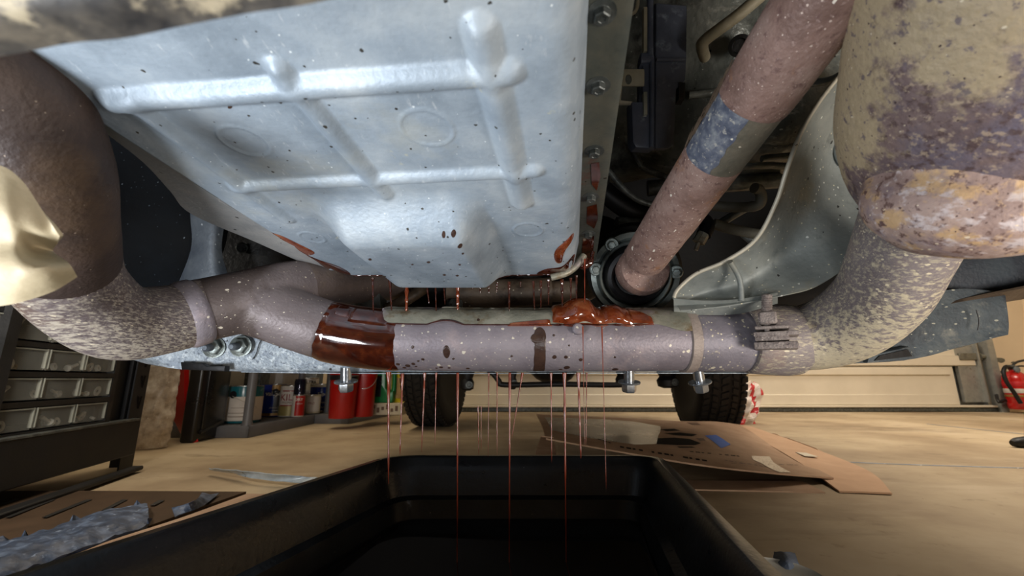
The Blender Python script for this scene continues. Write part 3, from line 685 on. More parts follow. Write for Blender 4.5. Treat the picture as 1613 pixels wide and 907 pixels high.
for (px, a, rp) in spots:
    c = on_pipe(px, a); p, tn, up, tv, r = cr_at(px); nn = (c-p).normalized(); bt = nn.cross(tn)
    R = rp/F*.47; ring = []
    for k in range(12):
        q = 2*PI*k/12; rr = R*(1+.25*noise.noise(Vector((px, q, 1)))); ring.append(bm.verts.new(c+(tn*math.cos(q)+bt*math.sin(q))*rr*1.05+nn*.0002))
    top = bm.verts.new(c+nn*.0012)
    for k in range(12): bm.faces.new((ring[k], ring[(k+1) % 12], top))
o = obj('oil_spot', bm, M['oilstain'], ex); o['kind'] = 'stuff'
# heat shield strip lying on the crossover pipe
def strip_lo(t):
    x = 605+(1070-605)*t
    l = 31
    if t < .045: return 63-32*math.sqrt(max(0, 1-(1-t/.045)**2))
    if 680 < x < 735: l = 31+9*math.sin((x-680)/55*PI)
    if x > 1010: l = 31-15*sst(x, 1015, 1062)
    return l
def strip_hi(t): return 64+32*math.sqrt(max(0, 1-(1-t/.045)**2)) if t < .045 else 96
bm = NB(); P = []
for i in range(141):
    t = i/140; x = 605+(1072-605)*t; row = []
    for k in range(15):
        s = k/14; a = strip_lo(t)+(strip_hi(t)-strip_lo(t))*s
        d = .0022+.0018*math.sin(PI*s)+(.0016*sst(x, 690, 700)*(1-sst(x, 725, 738)) if s < .6 else 0)+.0006*noise.noise(Vector((t*30, s*4, 0)))
        d += .006*math.exp(-((x-910)/17)**2)*math.sin(PI*min(1, s*1.2+.1))
        row.append(on_pipe(x, a, d))
    P.append(row)
grid_mesh(bm, P, .0012)
st = obj('shield_strip', bm, M['strip'], ex); st['label'] = 'beige sheet metal strip along the top of the pipe'
def blob(t, s):
    x = 862+(992-862)*t
    return .0048+.0140*math.exp(-((x-911)/21)**4)*max(0, math.sin(PI*min(1, s*.85+.15)))**.7+.0045*math.exp(-((x-960)/15)**4)*math.sin(PI*min(1, s+.1))**.5+.0035*math.exp(-((x-881)/12)**4)
pipe_patch('oil_puddle', 862, 992, lambda t: 29+2*math.sin(t*19), 106, blob, M['oil_orange'], ex, 80, 30, .8)
pipe_patch('oil_film', 982, 1018, 30, lambda t: 84-44*t, .0048, M['oil_orange'], ex, 20, 8, .6)
pipe_patch('oil_film', 800, 866, 28, lambda t: 31+10*t, .0040, M['oil_orange'], ex, 20, 6, .5)
bm = NB(); pts = []
for px in range(620, 1010, 5):
    a = strip_lo((px-605)/465.)-2; pts.append((on_pipe(px, a, .0022), .0007+.0009*max(0, math.sin(px*.21))*(1 if px > 850 else .15)))
add_tube(bm, pts, 8, 2); obj('oil_bead', bm, M['oil'], ex)
bm = NB(); add_lathe(bm, [(.0065, 0), (.0065, .010), (.005, .0115), (0, .0115)], on_pipe(903, 22, -.004), cr_at(903)[3]+Vector((0, 0, .2)), 20); obj('hanger_stub', bm, M['pipe'], ex)
# welds and bands
def band(path, i0, w, dr, m, name, parent, sub=10, prof=None, a0=0):
    pts = resample(path, sub); seg = pts[i0:i0+w+1]
    bm = NB(); n = len(seg)
    q = [(p, r+dr*(1-((2*k/(n-1)-1)**6)) if n > 1 else r+dr) for k, (p, r) in enumerate(seg)]
    q = [(seg[0][0], seg[0][1]-.0005)]+q+[(seg[-1][0], seg[-1][1]-.0005)]
    add_tube(bm, q, 48, 1); return obj(name, bm, m, parent)
pts = resample(LP_, 10)
band(LP_, len(pts)-8, 5, .0022, M['pipe'], 'weld_band', ex)
bm = NB(); add_tube(bm, [(PD(1071, 536, .515), r0+.0004), (PD(1072, 536, .515), r0+.0026), (PD(1082, 536, .515), r0+.0028), (PD(1086, 536, .515), r0+.0026), (PD(1087, 536, .515), r0+.0004)], 48, 1); o = obj('weld_band', bm, M['weldtan'], ex)
# slip clamp
cl = thing('exhaust_clamp', 'mud caked exhaust clamp with upright threaded bolt at right of pipe', 'pipe clamp', PD(1208, 585, .505))
bm = NB(); q = [(1172, .0005), (1176, .0028), (1192, .0036), (1215, .0048), (1236, .0052), (1250, .0036), (1253, .0008)]
add_tube(bm, [(PD(px, 535, .509), .0378+dr) for px, dr in q], 48, 1); obj('clamp_band', bm, M['pipe_mud'], cl)
cp = PD(1214, 535, .509); vw = (CAM-cp).normalized()
def clp(px, py, out): return PD(px, py, .509-out)
Rv = Matrix.Rotation(math.atan2(-vw.x, -vw.y)*-1, 3, 'Z')
for (px, py, w_, h_, d_, nm) in ((1216, 517, 46, 5, .03, 'clamp_lug'), (1222, 527, 60, 7, .034, 'clamp_lug'), (1216, 533, 46, 9, .03, 'clamp_spacer'), (1222, 545, 58, 11, .034, 'clamp_lug')):
    bm = NB(); dd = .462; add_box(bm, PD(px, py, dd), (w_/F*dd, d_, h_/F*dd), Rv, bevel=.0012, seg=2); obj(nm, bm, M['rustbolt'], cl)
bm = NB(); add_box(bm, PD(1209, 501, .458), (25/F*.46, .018, 20/F*.46), Rv, bevel=.002); obj('nut', bm, M['rustbolt'], cl)
bm = NB()
a = PD(1208, 500, .458); b_ = PD(1208, 464, .458); n = 26
prof = [(0, -.03)]+[(8/F*.458*(1 if k % 2 else .86), (b_-a).length*k/n) for k in range(n+1)]+[(.003, (b_-a).length+.001), (0, (b_-a).length+.001)]
add_lathe(bm, prof, a, (b_-a), 16); obj('threaded_bolt', bm, M['rustbolt'], cl)
# right elbow pipe with converter
cv = thing('catalytic_converter', 'large rust mottled catalytic converter and elbow filling the top right', 'catalytic converter', PD(1440, 400, .36))
bm = NB(); add_tube(bm, RP_, 48, 8); obj('elbow_pipe', bm, M['pipe_mud'], cv)
CB = [(PD(1660, -330, .19), .066), (PD(1622, -160, .20), .068), (PD(1585, 0, .222), .0685), (PD(1548, 140, .25), .0705), (PD(1524, 215, .272), .067), (PD(1508, 262, .295), .058), (PD(1484, 312, .325), .045), (PD(1466, 350, .35), .036)]
bm = NB(); add_tube(bm, CB[:6], 56, 8, rough=.0012, rs=25); obj('converter_body', bm, M['cat'], cv)
bm = NB()
PB = [(PD(1396, 318, .288), .006), (PD(1406, 317, .281), .018), (PD(1428, 316, .268), .027), (PD(1470, 320, .257), .0315), (PD(1545, 328, .248), .0305), (PD(1640, 322, .240), .028), (PD(1760, 315, .234), .027)]
add_tube(bm, PB, 40, 7)
CBs = resample(CB, 6); add_tube(bm, [(p, r-.0015) for p, r in CBs[18:]], 40, 1)
RPs = resample(RP_, 8); add_tube(bm, [(p, r-.0012) for p, r in RPs[38:]], 40, 1)
eo = obj('end_cone', bm, M['catpad'], cv)
md = eo.modifiers.new('r', 'REMESH'); md.mode = 'VOXEL'; md.voxel_size = .0025; md.use_smooth_shade = True
ms = eo.modifiers.new('s', 'SMOOTH'); ms.factor = .5; ms.iterations = 30
dg = bpy.context.evaluated_depsgraph_get(); dg.update()
nm_ = bpy.data.meshes.new_from_object(eo.evaluated_get(dg)); eo.modifiers.clear(); old = eo.data; eo.data = nm_; bpy.data.meshes.remove(old)
for p in nm_.polygons: p.use_smooth = True
if not nm_.materials: nm_.materials.append(M['catpad'])

# ---- cream shield at left
bm = NB()
ctrl = [[PD(-120, 250, .195), PD(-40, 258, .195), PD(4, 262, .197), PD(36, 286, .2), PD(66, 330, .205), PD(94, 372, .21)],
        [PD(-120, 310, .195), PD(-40, 318, .195), PD(4, 330, .195), PD(30, 345, .199), PD(58, 362, .205), PD(90, 384, .216)],
        [PD(-120, 370, .2), PD(-40, 376, .2), PD(4, 380, .201), PD(32, 384, .204), PD(52, 388, .216), PD(84, 396, .226)],
        [PD(-120, 420, .2), PD(-40, 424, .2), PD(0, 424, .2), PD(34, 424, .199), PD(74, 420, .204), PD(108, 414, .214)],
        [PD(-120, 485, .21), PD(-40, 486, .21), PD(0, 482, .21), PD(36, 475, .211), PD(86, 458, .214), PD(122, 436, .219)]]
sheet(bm, ctrl, .0015, 7, 7)
o = obj('cream_heat_shield', bm, M['shieldtan']); tag(o, 'cream folded heat shield in front of the left exhaust elbow', 'heat shield')

# ---- drive shaft
A_, B_ = PD(1012, 412, .525), PD(1352, -85, .232)
def sh(t): return A_.lerp(B_, t)
def tpx(px):      # parameter whose projection reaches column px
    lo, hi = 0, 1
    for _ in range(40):
        m_ = (lo+hi)/2
        if colx(sh(m_)) < px: lo = m_
        else: hi = m_
    return lo
rs_ = .0262
ds = thing('drive_shaft', 'rusty brown front drive shaft running from flange to upper right', 'drive shaft', PD(1000, 470, .53))
t1, t2, t3 = tpx(1020), tpx(1127), tpx(1190)
bm = NB(); add_tube(bm, [(sh(t1-.02), rs_*.96), (sh(t1), rs_*.98), (sh((t1+t2)/2), rs_), (sh(t2), rs_)], 48, 10, rough=.0003, rs=60); obj('lower_tube', bm, M['shaft'], ds)
bm = NB(); add_tube(bm, [(sh(t2-.001), rs_*.985), (sh(t3+.001), rs_*.985)], 64, 1)
lab = obj('label_band', bm, M['shaftlabel2'], ds)
# blue half of the label wraps the side toward the left
bm = NB(); ax = (B_-A_).normalized(); P = []
tvv = (CAM-sh(t2)); tvv = (tvv-ax*tvv.dot(ax)).normalized(); sd = ax.cross(tvv)
if sd.x > 0: sd = -sd
for i in range(25):
    t = t2+(t3-t2)*i/24; row = []
    for k in range(25):
        a = math.radians(-12+80*k/24+5*noise.noise(Vector((i*.3, 0, 0)))*(1 if k < 3 else 0)); row.append(sh(t)+(tvv*math.cos(a)+sd*math.sin(a))*(rs_*1.0))
    P.append(row)
grid_mesh(bm, P); obj('label_band', bm, M['shaftlabel'], ds)
bm = NB(); add_tube(bm, [(sh(t3), rs_*.98), (sh(t3+.006), rs_*1.035), (sh((t3+1)/2), rs_*1.04), (sh(1), rs_*1.04)], 56, 10, rough=.0003, rs=60); obj('upper_tube', bm, M['shaft'], ds)
# ragged cracked skin along the label's left edge
bm = NB()
for i in range(60):
    t = t2+(t3-t2)*(rnd.random()*1.15-.07); a = math.radians(66+rnd.random()*20)
    c = sh(t)+(tvv*math.cos(a)+sd*math.sin(a))*(rs_*1.01); l = .004+rnd.random()*.008
    add_tube(bm, [(c, .0005), (c+ax*l+sd*.001, .0007), (c+ax*l*1.8+sd*.0024*rnd.random(), .0002)], 5, 1)
o = obj('flaking_skin', bm, M['brown'], ds); o['kind'] = 'stuff'
# joint and flange ring
jc = PD(1000, 434, .555); jn = (A_-jc); jn = (CAM-jc).normalized(); jn = (jn+Vector((.05, 0, -.18))).normalized()
px_ = .555/F
bm = NB(); add_lathe(bm, [(30*px_, .022), (37*px_, .020), (41*px_, .012), (42*px_, .004), (40*px_, 0), (30*px_, -.002)], jc+Vector((.008, 0, .008)), (jn+Vector((.25, 0, .3))).normalized(), 48); obj('collar', bm, M['shaft'], ds)
bm = NB(); add_lathe(bm, [(0, .0), (30*px_, .004), (36*px_, .012), (42*px_, .010), (48*px_, 0), (50*px_, -.01), (50*px_, -.03), (0, -.03)], jc, jn, 48); obj('boot', bm, M['rubber'], ds)
bm = NB(); add_lathe(bm, [(49*px_, -.004), (51*px_, .004), (53*px_, .006), (55*px_, .004), (56*px_, -.012), (49*px_, -.012)], jc, jn, 64, closed=True); obj('boot_ring', bm, M['steel'], ds)
bm = NB(); add_lathe(bm, [(56*px_, -.006), (60*px_, -.002), (68*px_, -.004), (69*px_, -.016), (56*px_, -.018)], jc, jn, 64, closed=True); obj('flange_ring', bm, M['steel'], ds)
jx, jy, jz = frame_from(jn)
def ja(ang, r): return jc+(Vector((1, 0, 0))-jn*jn.x).normalized()*math.cos(math.radians(ang))*r*px_+jn.cross((Vector((1, 0, 0))-jn*jn.x).normalized())*math.sin(math.radians(ang))*r*px_*(1 if jn.cross((Vector((1, 0, 0))-jn*jn.x).normalized()).z > 0 else -1)
for ang in (8, 172, 128, 246, 294, 56):
    bm = NB(); p = ja(ang, 61)
    vs = add_lathe(bm, [(11*px_, -.012), (11*px_, .001), (9.5*px_, .003), (7*px_, .003)], p, jn, 20); hexbolt(bm, p+jn*.002, jn, 6*px_, .0065, washer=1.3, dish=False)
    obj('bolt', bm, M['steel'] if ang in (8, 172, 128) else M['steeldk'], ds)
bm = NB(); add_lathe(bm, [(62*px_, -.02), (76*px_, -.03), (80*px_, -.06), (0, -.07)], jc, jn, 40); obj('yoke', bm, M['dark'], ds)

# ---- right heat shield
rimp = [(1412, 48, .40), (1370, 80, .405), (1330, 112, .41), (1292, 158, .415), (1262, 208, .42), (1240, 265, .425), (1222, 320, .44), (1190, 378, .455), (1142, 412, .47), (1096, 432, .485), (1068, 456, .49), (1061, 470, .49)]
mid1 = [(1430, 110, .46), (1400, 140, .46), (1362, 170, .465), (1330, 205, .47), (1300, 245, .475), (1278, 300, .47), (1258, 350, .475), (1228, 400, .485), (1180, 436, .49), (1126, 456, .50), (1086, 470, .50), (1066, 478, .495)]
mid2 = [(1450, 200, .48), (1430, 220, .48), (1400, 240, .485), (1370, 270, .485), (1345, 300, .485), (1320, 340, .475), (1296, 382, .47), (1262, 420, .475), (1205, 452, .48), (1146, 470, .485), (1096, 480, .485), (1070, 484, .485)]
mid3 = [(1470, 300, .47), (1450, 310, .47), (1430, 325, .47), (1405, 345, .465), (1380, 372, .46), (1352, 402, .455), (1322, 430, .452), (1278, 452, .455), (1215, 470, .465), (1150, 480, .472), (1098, 486, .478), (1072, 488, .48)]
rw = [[PD(*q) for q in r] for r in (rimp, mid1, mid2, mid3)]
hs = thing('heat_shield', 'curved grey aluminised heat shield beside the drive shaft', 'heat shield', PD(1180, 480, .47))
bm = NB(); sheet(bm, rw, .0015, 9, 7, .003, 22); obj('shield_sheet', bm, M['shieldg'], hs)
bm = NB(); add_tube(bm, T([PD(x+.5, y-1, d-.001) for x, y, d in rimp], .0022), 12, 6); obj('rolled_rim', bm, M['rim'], hs)
bm = NB(); rt = [(1395, 92, .42), (1350, 128, .425), (1318, 165, .43), (1298, 205, .435), (1303, 232, .44), (1328, 250, .445)]
add_tube(bm, T([PD(x+22, y+22, d+.038) for x, y, d in rt], .0035), 12, 6); obj('pressed_bead', bm, M['shieldg'], hs)
bm = NB(); add_tube(bm, T([PD(1150, 412, .462), PD(1165, 440, .472), PD(1168, 474, .47)], .003), 10, 5); obj('pressed_bead', bm, M['shieldg'], hs)
# turned-down skirt with shade under it
bm = NB(); sheet(bm, [[PD(1061, 470, .488), PD(1110, 474, .48), PD(1165, 472, .47), (PD(1225, 462, .462))], [PD(1062, 494, .50), PD(1110, 496, .495), PD(1165, 494, .49), PD(1225, 478, .48)]], .0012, 3, 6); obj('skirt', bm, M['shieldg'], hs)

# ---- housings and fittings above the shaft
tc = thing('transfer_case', 'dark greasy transfer case casting behind the drive shaft', 'transfer case', PD(1150, 200, .6))
bm = NB()
ctrl = [[PD(960, -60, .56), PD(1060, -60, .5), PD(1160, -60, .48), PD(1260, -60, .5), PD(1380, -60, .52), PD(1500, -60, .52)],
        [PD(960, 60, .58), PD(1060, 60, .54), PD(1160, 60, .50), PD(1260, 60, .52), PD(1380, 60, .54), PD(1500, 60, .54)],
        [PD(960, 160, .62), PD(1060, 160, .56), PD(1160, 160, .53), PD(1260, 160, .54), PD(1380, 150, .56), PD(1500, 150, .56)],
        [PD(960, 250, .66), PD(1060, 240, .6), PD(1160, 235, .56), PD(1260, 232, .56), PD(1380, 230, .58), PD(1500, 230, .58)],
        [PD(960, 285, .72), PD(1060, 278, .66), PD(1160, 275, .62), PD(1260, 272, .62), PD(1380, 270, .62), PD(1500, 270, .62)]]
sheet(bm, ctrl, .01, 7, 7, .009, 16); obj('casing', bm, M['casting'], tc)
for pl in ([(1010, 262, .6), (1060, 282, .59), (1120, 280, .58), (1170, 262, .57), (1240, 262, .57)], [(1170, 172, .50), (1235, 132, .5), (1300, 128, .5), (1345, 108, .5)], [(1085, 150, .53), (1150, 142, .52), (1200, 118, .52)], [(1180, 92, .5), (1240, 60, .49), (1300, 50, .5)], [(1200, 250, .55), (1260, 244, .55), (1330, 236, .55)], [(985, 215, .6), (1010, 262, .6)]):
    bm = NB(); add_tube(bm, T([PD(*q) for q in pl], .0045), 10, 5, rough=.0015, rs=120); obj('casting_rib', bm, M['casting'], tc)
bm = NB(); add_lathe(bm, [(.012, 0), (.012, .004), (.008, .005), (.007, .002), (0, .002)], PD(1165, 72, .488), (CAM-PD(1165, 72, .5)), 20); obj('drain_boss', bm, M['dark'], tc)
bm = NB(); add_tube(bm, T([PD(1225, -30, .42), PD(1165, 22, .43), PD(1112, 62, .45), PD(1106, 74, .46), PD(1110, 90, .49)], .0062), 16, 6)
o = obj('breather_tube', bm, M['tanmetal']); tag(o, 'beige metal tube slanting down left of the drive shaft top', 'tube')
bm = NB(); add_tube(bm, T([PD(1004, -20, .42), PD(1004, 8, .42), PD(998, 20, .42), PD(984, 24, .42)], .002), 10, 5)
o = obj('wire_clip', bm, M['tanmetal']); tag(o, 'thin beige bent wire clip beside top of pan flange', 'wire clip')
# connector / bracket
cn = thing('wiring_guide', 'navy black plastic cable guide hanging right of the pan flange', 'cable guide', PD(1030, 235, .47))
DD = .47
def poly(pts, d, vec=(0, .012, .004), bev=.0015, name='body', m=None, par=None, dark=False):
    bm = NB(); prism(bm, [PD(x, y, d) for x, y in pts], vec, bev); return obj(name, bm, m, par)
poly([(1033, 4), (1083, 8), (1082, 92), (1080, 126), (1072, 136), (1066, 140), (1062, 228), (1054, 234), (1032, 234)], DD, (0, .014, .006), .002, 'back_plate', M['plastic'], cn)
poly([(1013, 88), (1031, 88), (1031, 234), (1002, 232), (997, 224), (995, 160), (1012, 160)], DD-.006, (0, .02, .006), .002, 'front_plate', M['plastic'], cn)
poly([(1014, 10), (1020, 10), (1020, 80), (1014, 80)], DD-.008, (0, .006, 0), .001, 'slider', M['tanmetal'], cn)
poly([(1014, 144), (1020, 144), (1020, 180), (1014, 180)], DD-.010, (0, .006, 0), .0006, 'slider', M['strip'], cn)
poly([(1010, 82), (1030, 82), (1032, 96), (1010, 98)], DD-.010, (0, .012, 0), .002, 'catch', M['plastic'], cn)
bm = NB(); add_tube(bm, T([PD(1024, -10, .465), PD(1024, 90, .462)], .0035), 10, 2); add_tube(bm, T([PD(1027, 96, .462), PD(1027, 232, .462)], .0028), 10, 2); obj('ridge', bm, M['plastic'], cn)
bm = NB(); add_tube(bm, T([PD(1034, 94, .468), PD(1080, 94, .468)], .002), 8, 2); obj('ridge', bm, M['plastic'], cn)
poly([(1070, 128), (1080, 130), (1078, 156), (1069, 156)], DD-.002, (0, .01, 0), .001, 'stop', M['black'], cn)
bk = thing('small_bracket', 'small beige bracket with a round hole left of the cable guide', 'bracket', PD(998, 136, .462))
bm = NB()
c0 = (990, 125); outer = [(975, 115), (1014, 107), (1014, 135), (976, 136)]
P = []
for s in (0, 1):
    row = []
    for k in range(33):
        a = 2*PI*k/32; dx, dy = math.cos(a), math.sin(a)
        if s: x, y = c0[0]+5*dx, c0[1]+8*dy
        else:
            q = max(abs(dx)/20, abs(dy)/13); x, y = 995+dx/q, 122+dy/q
        row.append(PD(x, y, .455))
    P.append(row)
grid_mesh(bm, P, .002); obj('plate', bm, M['tanmetal'], bk, angle=30)
bm = NB(); prism(bm, [PD(973, 136, .456), PD(980, 136, .456), PD(978, 158, .462), PD(996, 160, .466), PD(996, 163, .466), (PD(974, 163, .462))], (0, .003, 0)); obj('leg', bm, M['tanmetal'], bk)
# hoses and pipes in the gap under the casing
def hose(name, pl, r, m, label, cat='hose', group=None):
    bm = NB(); add_tube(bm, T([PD(*q) for q in pl], r), 16, 7); o = obj(name, bm, m); tag(o, label, cat, group); return o
hose('fuel_line', [(1108, 322, .6), (1150, 326, .59), (1188, 325, .58), (1199, 316, .575), (1196, 300, .57), (1188, 296, .565)], .007, M['hose'], 'dusty grey hose curling upward between drive shaft and heat shield')
hose('brake_line', [(1124, 352, .6), (1150, 360, .6), (1190, 368, .6), (1220, 372, .6)], .0075, M['hose'], 'short straight grey hose lowest in gap beside heat shield')
hose('dark_hose', [(958, 268, .6), (985, 300, .6), (1012, 318, .6), (1052, 326, .6)], .0042, M['steeldk'], 'thin shiny dark hose passing behind drive shaft above flange')
hose('thick_dark_hose', [(950, 300, .66), (990, 330, .66), (1030, 338, .66), (1080, 332, .66)], .016, M['rubber'], 'thick black hose behind the drive shaft above flange ring')
hose('slanting_hose', [(1134, 352, .62), (1160, 336, .62), (1186, 322, .62)], .006, M['steeldk'], 'short dark slanting tube between the two dusty hoses')
hose('clear_drain_hose', [(1166, 362, .61), (1190, 382, .61), (1224, 398, .61)], .0065, M['steeldk'], 'grey tube sloping down behind lower right hose')
ws = thing('wiring_plug', 'black cable plug with grey end hanging behind drive shaft', 'cable plug', PD(1104, 380, .58))
bm = NB(); add_tube(bm, T([PD(1108, 346, .59), PD(1114, 356, .585), PD(1108, 370, .58)], .010), 14, 4); obj('boot', bm, M['rubber'], ws)
bm = NB(); add_tube(bm, T([PD(1108, 368, .58), PD(1100, 382, .58)], .0085), 8, 2); add_tube(bm, T([PD(1100, 382, .58), PD(1096, 394, .58)], .003), 8, 2); obj('plug_end', bm, M['strip'], ws)
hose('heater_pipe', [(972, 356, .66), (1010, 352, .66), (1060, 342, .66)], .014, M['steeldk'], 'dull dark pipe just above the shaft flange')
hose('upper_pipe', [(1020, 297, .64), (1080, 291, .63), (1140, 290, .62), (1225, 284, .62)], .012, M['steeldk'], 'dark pipe under the transfer case edge')

# ---- left: splash guard and bracket
bm = NB()
ctrl = [[PD(60, 60, .52), PD(160, 120, .52), PD(240, 200, .56), PD(300, 290, .6), PD(360, 360, .64)],
        [PD(60, 180, .52), PD(150, 230, .54), PD(220, 290, .57), PD(290, 350, .6), PD(350, 400, .63)],
        [PD(60, 320, .54), PD(140, 340, .54), PD(205, 370, .57), PD(270, 400, .60), PD(320, 430, .62)],
        [PD(60, 480, .56), PD(130, 480, .56), PD(200, 480, .58), PD(260, 480, .6), PD(310, 480, .61)]]
sheet(bm, ctrl, .004, 6, 6)
o = obj('splash_guard', bm, M['undertray']); tag(o, 'blue black scratched plastic splash guard behind the left exhaust elbow', 'splash guard')
bm = NB()
ctrl = [[PD(296, 300, .60), PD(310, 318, .592), PD(325, 324, .590), PD(340, 326, .592), PD(358, 330, .60)],
        [PD(300, 345, .60), PD(312, 350, .590), PD(326, 352, .586), PD(340, 352, .589), PD(353, 356, .60)],
        [PD(300, 395, .60), PD(312, 398, .590), PD(326, 400, .586), PD(338, 400, .589), PD(350, 400, .60)],
        [PD(270, 470, .60), PD(296, 465, .590), PD(322, 462, .588), PD(345, 460, .590), PD(368, 458, .60)]]
sheet(bm, ctrl, .003, 6, 6)
o = obj('gearbox_strut', bm, M['strut']); tag(o, 'flared grey strut rising behind the exhaust left of the pan', 'strut')
bm = NB()
prism(bm, [PD(352, 300, .66), PD(470, 390, .66), PD(560, 440, .66), PD(560, 500, .66), PD(340, 500, .66)], (0, .03, 0))
o = obj('side_plate', bm, M['dark']); tag(o, 'near black plate with a round hole below the pan left edge', 'plate')
bm = NB(); add_lathe(bm, [(.006, .0), (.0075, .002), (.0085, 0), (.0085, -.006), (.006, -.006)], PD(381, 390, .652), (CAM-PD(381, 390, .65)), 24, closed=True)
# the hole's rolled rim is a part of the plate
ob = obj('hole_rim', bm, M['steeldk'], o)
bm = NB(); add_lathe(bm, [(.006, -.001), (0, -.001)], PD(381, 390, .654), (CAM-PD(381, 390, .65)), 24); obj('hole', bm, M['rubber'], o)

# ---- rear crossmember (grey speckled) under the pipe
CM = .60
cmx = thing('gearbox_crossmember', 'pale grey speckled crossmember behind and below the exhaust pipe', 'crossmember', PD(500, 585, CM))
bm = NB()
ctrl = [[PD(150, 440, .56), PD(250, 470, .58), PD(340, 480, .6), PD(450, 490, .61), PD(600, 500, .62), PD(900, 505, .62), PD(1200, 505, .62)],
        [PD(170, 500, .55), PD(255, 520, .57), PD(340, 525, .585), PD(450, 530, .595), PD(600, 535, .60), PD(900, 540, .60), PD(1200, 540, .6)],
        [PD(190, 545, .55), PD(262, 565, .57), PD(340, 572, .585), PD(450, 577, .595), PD(600, 580, .60), PD(900, 580, .60), PD(1200, 580, .6)],
        [PD(205, 562, .55), PD(266, 579, .57), PD(340, 584, .588), PD(450, 586, .598), PD(600, 586, .605), PD(900, 585.5, .605), PD(1200, 585.5, .605)]]
sheet(bm, ctrl, .004, 5, 8, .001, 40); obj('web', bm, M['zinc'], cmx)
bm = NB(); sheet(bm, [[PD(380, 585, .592), PD(600, 587.5, .60), PD(900, 587, .60), PD(1180, 587, .60)], [PD(380, 584.5, .64), PD(600, 586.5, .65), PD(900, 586.5, .65), PD(1180, 586, .65)]], .0012, 2, 8); obj('bottom_lip', bm, M['zinc'], cmx)
for (px, py) in ((332, 547), (374, 545)):
    p = PD(px+6, py, .583); ax2 = (PD(px-12, py+1, .555)-p).normalized()
    bm = NB(); hexbolt(bm, p, ax2, .0112, .011, washer=1.3, dish=False); obj('nut', bm, M['steel'], cmx)
    n = 14; L_ = .024; bm = NB(); add_lathe(bm, [(0, 0)]+[(.0052*(1 if k % 2 else .85), L_*k/n) for k in range(n+1)]+[(.003, L_+.002), (0, L_+.002)], p, ax2, 14); obj('stud', bm, M['strut'], cmx)
bm = NB(); add_tube(bm, T([PD(414, 532, .588), PD(408, 542, .588), PD(404, 556, .588), PD(398, 566, .588)], .0006), 6, 4); obj('seam', bm, M['black'], cmx)
bm = NB(); prism(bm, [PD(284, 570, .57), PD(320, 573, .57), PD(326, 577, .57), (PD(354, 576, .57)), PD(354, 585, .57), PD(286, 582, .57)], (0, .01, 0), .001)
o = obj('edge_clip', bm, M['black']); tag(o, 'short black plastic clip on the crossmember lower edge', 'clip')
# hanging crossmember bolts
for (px, py, lab_, tl) in ((545, 606, 'shiny oily bolt hanging under the crossmember near the red buckets', 0), (991, 607, 'zinc plated bolt hanging under the pipe left of the right tyre', 0), (1104, 607, 'zinc plated bolt hanging in front of the right tyre', .12)):
    d = .60 if px > 600 else .585; top = PD(px-(0 if not tl else 6), 578, d); bt = PD(px, py+3, d); ax2 = (bt-top).normalized()
    b_ = thing('hanging_bolt', lab_, 'bolt', bt)
    bm = NB(); add_lathe(bm, [(.0075, 0), (.0075, (bt-top).length-.008)], top, ax2, 20); obj('shank', bm, M['chrome'], b_)
    bm = NB(); add_lathe(bm, [(.0155, 0), (.016, .0012), (.0155, .0024)], bt-ax2*.0085, ax2, 28); obj('washer', bm, M['chrome'], b_)
    bm = NB(); add_lathe(bm, [(.0105, -.006), (.0105, .004), (.009, .0065), (.006, .0065), (.005, .005), (0, .005)], bt, ax2, 6); obj('head', bm, M['chrome'], b_)
# ---- right frame parts
fr_ = thing('frame_bracket', 'blue grey painted frame bracket under the right exhaust elbow', 'bracket', PD(1450, 560, .6))
bm = NB()
ctrl = [[PD(1180, 500, .62), PD(1260, 500, .62), PD(1340, 490, .61), PD(1430, 470, .60), PD(1510, 455, .59), PD(1583, 462, .58)],
        [PD(1180, 540, .62), PD(1260, 540, .615), PD(1340, 530, .605), PD(1430, 512, .595), PD(1512, 495, .585), PD(1586, 482, .575)],
        [PD(1180, 565, .62), PD(1260, 565, .615), PD(1340, 558, .605), PD(1430, 540, .595), PD(1512, 525, .585), PD(1589, 508, .575)],
        [PD(1180, 584, .615), PD(1260, 580, .612), PD(1345, 572, .602), PD(1435, 566, .59), PD(1514, 546, .58), PD(1588, 527, .572)]]
sheet(bm, ctrl, .012, 5, 7, .001, 40); obj('bracket_web', bm, M['bluegrey'], fr_)
bm = NB(); prism(bm, [PD(1366, 572, .585), PD(1370, 560, .585), PD(1432, 546, .585), PD(1442, 562, .585), PD(1425, 568, .585)], (0, .008, .002), .001); obj('slot_lip', bm, M['bluegrey'], fr_)
bm = NB(); prism(bm, [PD(1378, 568, .583), PD(1386, 560, .583), PD(1430, 550, .583), PD(1437, 561, .583)], (0, .006, 0)); obj('slot', bm, M['black'], fr_)
bm = NB(); add_tube(bm, T([PD(1538, 488, .570), PD(1542, 505, .570), PD(1540, 520, .570)], .0007), 6, 4); obj('seam', bm, M['black'], fr_)
fl = thing('frame_rail', 'dark blue black frame rail behind the converter at right edge', 'frame rail', PD(1560, 480, .66))
bm = NB()
ctrl = [[PD(1400, 380, .64), PD(1500, 350, .62), PD(1620, 330, .6), PD(1740, 300, .58)],
        [PD(1420, 440, .63), PD(1510, 420, .61), PD(1620, 400, .59), PD(1740, 380, .57)],
        [PD(1440, 500, .63), PD(1515, 482, .61), PD(1620, 462, .59), PD(1740, 440, .57)]]
sheet(bm, ctrl, .02, 5, 6, .003, 14); obj('rail_side', bm, M['blueblack'], fl)
bm = NB(); sheet(bm, [[PD(1450, 492, .60), PD(1515, 474, .585), PD(1620, 452, .565), PD(1740, 430, .55)], [PD(1450, 502, .62), PD(1515, 487, .605), PD(1620, 470, .59), PD(1740, 450, .575)]], .003, 2, 6); obj('rail_flange', bm, M['brown'], fl)

